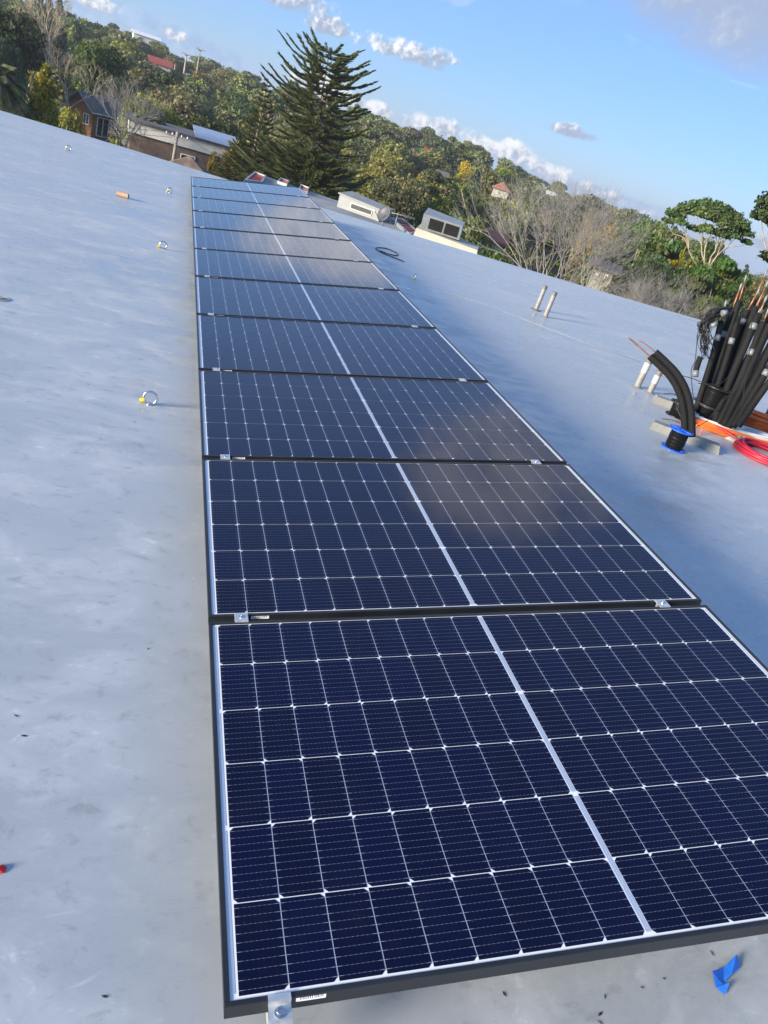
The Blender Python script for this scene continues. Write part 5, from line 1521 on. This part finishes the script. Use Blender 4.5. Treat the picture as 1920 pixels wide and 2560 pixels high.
# ------------------------------------------------------------------ the older roof beyond ours
def old_roof():
    e = MB()
    V = [(1.0, 24, -1.6), (11.6, 22, -1.6), (11.453, 29.845, -1.600), (9.982, 32.796, -1.600), (9.109, 34.867, -1.600), (6.594, 35.701, -1.600), (3.224, 37.828, -1.600), (2.309, 32.011, -1.600)]
    n = len(V); V += [(x, y, z - .35) for x, y, z in V]
    e.add(V, [tuple(range(n))] + [(i + n, (i + 1) % n + n, (i + 1) % n, i)[::-1] for i in range(n)])
    b = empty('neighbouring_building', (0, 0, 0)); tag(b, 'building with weathered grey flat roof just beyond the far end of the panels', 'building')
    e.obj('roof_slab', M['oldroof'], b)
    w = MB(); w.box((2.2, 24.4, -16.5), (11.0, 29.5, -1.98)); w.obj('wall', M['concrete'], b)


old_roof()


def slat_skylight(A, D, C, B, label, n):
    """white frame with red slats between, standing on the older roof; corners near-left, near-right, far-right, far-left"""
    e = empty('slatted_skylight', A); tag(e, label, 'skylight', 'white framed skylights with red slats')
    A, B, C, D = [np.array(q) - np.array(e.location) for q in (A, B, C, D)]
    def P(u, v, z): q = A + (D - A) * u + (B - A) * v + (C - D - B + A) * u * v; return (q[0], q[1], z)
    def slab(m, u0, u1, v0, v1, z0, z1):
        V = [P(u0, v0, z0), P(u1, v0, z0), P(u1, v1, z0), P(u0, v1, z0), P(u0, v0, z1), P(u1, v0, z1), P(u1, v1, z1), P(u0, v1, z1)]
        m.add(V, [(3, 2, 1, 0), (4, 5, 6, 7), (0, 1, 5, 4), (1, 2, 6, 5), (2, 3, 7, 6), (3, 0, 4, 7)])
    m = MB(); slab(m, 0, 1, 0, .06, 0, .12); slab(m, 0, 1, .94, 1, 0, .125); slab(m, 0, .12, .06, .94, 0, .122); slab(m, .88, 1, .06, .94, 0, .122); m.obj('frame', M['galv'], e)
    d = MB(); slab(d, .12, .88, .06, .94, .004, .03); d.obj('bed', M['whitewall'], e)
    for i in range(n):
        v = .06 + .88 * (i + .2) / n
        s = MB(); slab(s, .125, .875, v, v + .88 / n * .42, .04, .10); s.obj('slat', M['redslat'], e)


slat_skylight((2.390, 32.070, -1.600), (3.212, 33.284, -1.600), (3.642, 36.509, -1.600), (3.187, 37.092, -1.600), 'white framed skylight with red slats at the end of the panels', 6)
slat_skylight((4.050, 35.572, -1.600), (4.450, 35.355, -1.600), (4.788, 37.389, -1.600), (4.395, 37.535, -1.600), 'small red slatted skylight near the far roof edge, left one of two', 3)
slat_skylight((4.879, 34.682, -1.600), (5.271, 34.595, -1.600), (5.652, 36.842, -1.600), (5.286, 37.186, -1.600), 'small red slatted skylight near the far roof edge, right one of two', 3)
slat_skylight((8.540, 29.250, -1.600), (9.428, 31.042, -1.600), (9.626, 34.721, -1.600), (8.803, 33.502, -1.600), 'red slatted skylight between the satellite dish and the vent box', 8)


def dormer():
    a = np.array((6.312, 32.949, -1.620)); b_ = np.array((7.871, 31.782, -1.597)); z0 = -1.6
    e = empty('roof_lantern', (a[0], a[1], z0)); L = math.hypot(b_[0] - a[0], b_[1] - a[1]); e.rotation_euler = (0, 0, math.atan2(b_[1] - a[1], b_[0] - a[0]))
    tag(e, 'white rooftop lantern with dark louvred windows on the older roof', 'roof lantern')
    h0 = a[2] - z0; d = 1.15
    V = [(0, 0, 0), (L, 0, 0), (L, d, 0), (0, d, 0), (0, 0, .52), (L, 0, .42), (L, d, .46), (0, d, .60)]
    V = [(x, y, z + (.0)) for x, y, z in V]
    m = MB(); m.add(V, [(0, 1, 5, 4), (1, 2, 6, 5), (2, 3, 7, 6), (3, 0, 4, 7), (4, 5, 6, 7), (3, 2, 1, 0)]); m.obj('wall', M['lanternwall'], e)
    r = MB(); T = [(-.06, -.06, .505), (L + .06, -.06, .405), (L + .06, d + .06, .475), (-.06, d + .06, .62)]; r.add(T + [(x, y, z + .05) for x, y, z in T], [(3, 2, 1, 0), (4, 5, 6, 7), (0, 1, 5, 4), (1, 2, 6, 5), (2, 3, 7, 6), (3, 0, 4, 7)]); r.obj('roof', M['lanternwall'], e)
    def louvre(x0, x1, z0_, z1_, face):
        f = MB(); p = MB(); t = .035
        def bx(mb, a0, a1, c0, c1, y0, y1):
            if face == 'front': mb.box((a0, y0, c0), (a1, y1, c1))
            else: mb.box((y0, a0, c0), (y1, a1, c1))
        bx(f, x0, x1, z0_, z0_ + t, -.03, .0); bx(f, x0, x1, z1_ - t, z1_, -.03, 0); bx(f, x0, x0 + t, z0_ + t, z1_ - t, -.03, 0); bx(f, x1 - t, x1, z0_ + t, z1_ - t, -.03, 0)
        fo = f.obj('louvre_frame', M['galv'], e)
        bx(p, x0 + t, x1 - t, z0_ + t, z1_ - t, -.006, .0); p.obj('dark_opening', M['dark'], fo)
        for k in range(4):
            zz = z0_ + t + (z1_ - z0_ - 2 * t) * (k + .3) / 4; s = MB(); bx(s, x0 + t, x1 - t, zz, zz + .018, -.025, -.008); s.obj('blade', M['dishgrey'], fo)
    louvre(L * .30, L * .82, .10, .34, 'front'); louvre(.22, .62, .18, .48, 'side')


dormer()


def vent_unit():
    a = np.array((8.981, 29.292, -1.496)); e = empty('rooftop_vent_unit', (a[0], a[1], -1.6), (0, 0, R_(-22))); tag(e, 'grey metal vent hood with dark louvres on a cream plinth at the roof edge', 'vent unit')
    top = a[2] + 1.6
    b_ = MB(); V = [(-.25, -.3, 0), (2.3, -.3, 0), (2.3, 1.3, 0), (-.25, 1.3, 0), (-.2, -.25, .40), (2.25, -.25, .30), (2.25, 1.25, .34), (-.2, 1.25, .48)]
    b_.add(V, [(4, 5, 6, 7), (0, 1, 5, 4), (1, 2, 6, 5), (2, 3, 7, 6), (3, 0, 4, 7)]); b_.obj('plinth', M['creamwall'], e)
    h = MB(); x0, x1 = -.1, 1.45; V = [(x0, .15, .40), (x1, .15, .40), (x1, 1.1, .36), (x0, 1.1, .44), (x0, -.07, .94), (x1, -.07, .94), (x1, 1.1, 1.02), (x0, 1.1, 1.12)]
    h.add(V, [(4, 5, 6, 7), (1, 2, 6, 5), (2, 3, 7, 6), (3, 0, 4, 7), (0, 1, 5, 4)]); h.obj('hood', M['galv'], e)
    for k in range(2):
        xa = x0 + .28 + k * .62; f = MB()
        def P(x, t, off): # on the leaning front face
            z = .40 + t * .54; y = .15 - .22 * t - off; return (x, y, z)
        V = [P(xa, .12, .012), P(xa + .55, .12, .012), P(xa + .55, .86, .012), P(xa, .86, .012)]
        f.add(V, [(0, 1, 2, 3)]); fo = f.obj('louvre_opening', M['dark'], e)
        for j in range(5):
            t0 = .15 + j * .145; s = MB(); V = [P(xa, t0, .016), P(xa + .55, t0, .016), P(xa + .55, t0 + .03, .04), P(xa, t0 + .03, .04)]
            s.add(V, [(0, 1, 2, 3), (3, 2, 1, 0)]); s.obj('blade', M['dishgrey'], fo)


vent_unit()


def dish():
    p = np.array((7.522, 29.704, -1.487)); e = empty('satellite_dish', (p[0], p[1], -1.6)); tag(e, 'dark satellite dish on a short mast at the far roof edge', 'satellite dish')
    zt = p[2] + 1.6
    m = MB(); m.tube([(0, 0, 0), (0, 0, zt + .30)], .025, 8); m.tube([(0, 0, .1), (.3, .2, 0)], .015, 6); m.obj('mast', M['galv'], e)
    X = Matrix.Translation((-.05, -.03, zt + .42)) @ Matrix.Rotation(R_(-62), 4, 'Z') @ Matrix.Rotation(R_(68), 4, 'X')
    r = MB(); r.lathe([(.0001, -.09), (.12, -.08), (.22, -.045), (.31, 0), (.31, .012), (.22, -.03), (.12, -.065), (.0001, -.075)], 28, X, smooth=True); r.obj('reflector', M['dishgrey'], e)
    a = MB(); A = X @ Vector((0, -.3, 0)); B = X @ Vector((0, -.16, .48)); a.tube([tuple(A), tuple(B)], .014, 6); a.obj('feed_arm', M['galv'], e)
    l = MB(); l.lathe([(.0001, -.05), (.03, -.05), (.038, .03), (.0001, .03)], 12, Matrix.Translation(B)); l.obj('receiver', M['whitetrim'], e)
    q = np.array((8.244, 30.547, -1.410)); t = empty('television_aerial', (q[0], q[1], -1.6)); tag(t, 'thin television aerial beside the satellite dish', 'aerial')
    m = MB(); h = q[2] + 1.6 + .36; m.tube([(0, 0, 0), (0, 0, h)], .016, 6); m.obj('mast', M['galv'], t)
    b_ = MB(); b_.tube([(-.25, 0, h), (.75, .0, h + .06)], .014, 6)
    for k in range(7): x = -.2 + k * .14; b_.tube([(x, -.25, h + .01), (x, .25, h + .01)], .007, 5)
    b_.obj('boom', M['galv'], t)


dish()


# ------------------------------------------------------------------ utility pole and lines
def utility():
    top = np.array((-0.257, 77.191, -3.319)); g = float(ground_h(top[0], top[1])); H = top[2] - g
    e = empty('utility_pole', (top[0], top[1], g)); tag(e, 'weathered timber utility pole in front of the white walled building', 'utility pole')
    m = MB(); m.tube([(0, 0, 0), (0, 0, H)], [.19, .14], 10); m.obj('post', M['pole'], e)
    c = MB(); c.box((-1.0, -.06, H - .45), (1.0, .06, H - .32)); c.obj('crossarm', M['pole'], e)
    for x in (-.9, -.4, .4, .9):
        i = MB(); i.lathe([(.05, 0), (.06, .08), (.03, .16), (.0001, .17)], 10, Matrix.Translation((x, 0, H - .32))); i.obj('insulator', M['whitetrim'], e)
    ends = [(-9.643, 58.459, -3.002), (-9.497, 58.482, -3.124), (-9.066, 56.524, -3.457)]
    labs = ['highest overhead wire running left from the utility pole', 'second overhead wire running left from the utility pole', 'lowest overhead wire running left from the utility pole']
    for k, q in enumerate(ends):
        a = top + np.array([-.9 + k * .5, 0, -.2 - k * .35]); b_ = np.array(q) + (np.array(q) - a) * .6
        s = np.linspace(0, 1, 30); P = a + np.outer(s, b_ - a); P[:, 2] -= 4 * .5 * s * (1 - s)
        m = MB(); m.tube(P, .016, 5); tag(m.obj('power_line', M['blackwire']), labs[k], 'power line', 'overhead wires at the left')
    a = top + np.array([.9, 0, -.2]); b_ = np.array((8.910, 98.766, -6.019)); s = np.linspace(0, 1, 20); P = a + np.outer(s, b_ - a); P[:, 2] -= 2 * s * (1 - s)
    m = MB(); m.tube(P, .016, 5); tag(m.obj('power_line', M['blackwire']), 'overhead wire running right from the utility pole', 'power line', 'overhead wires at the right')


utility()
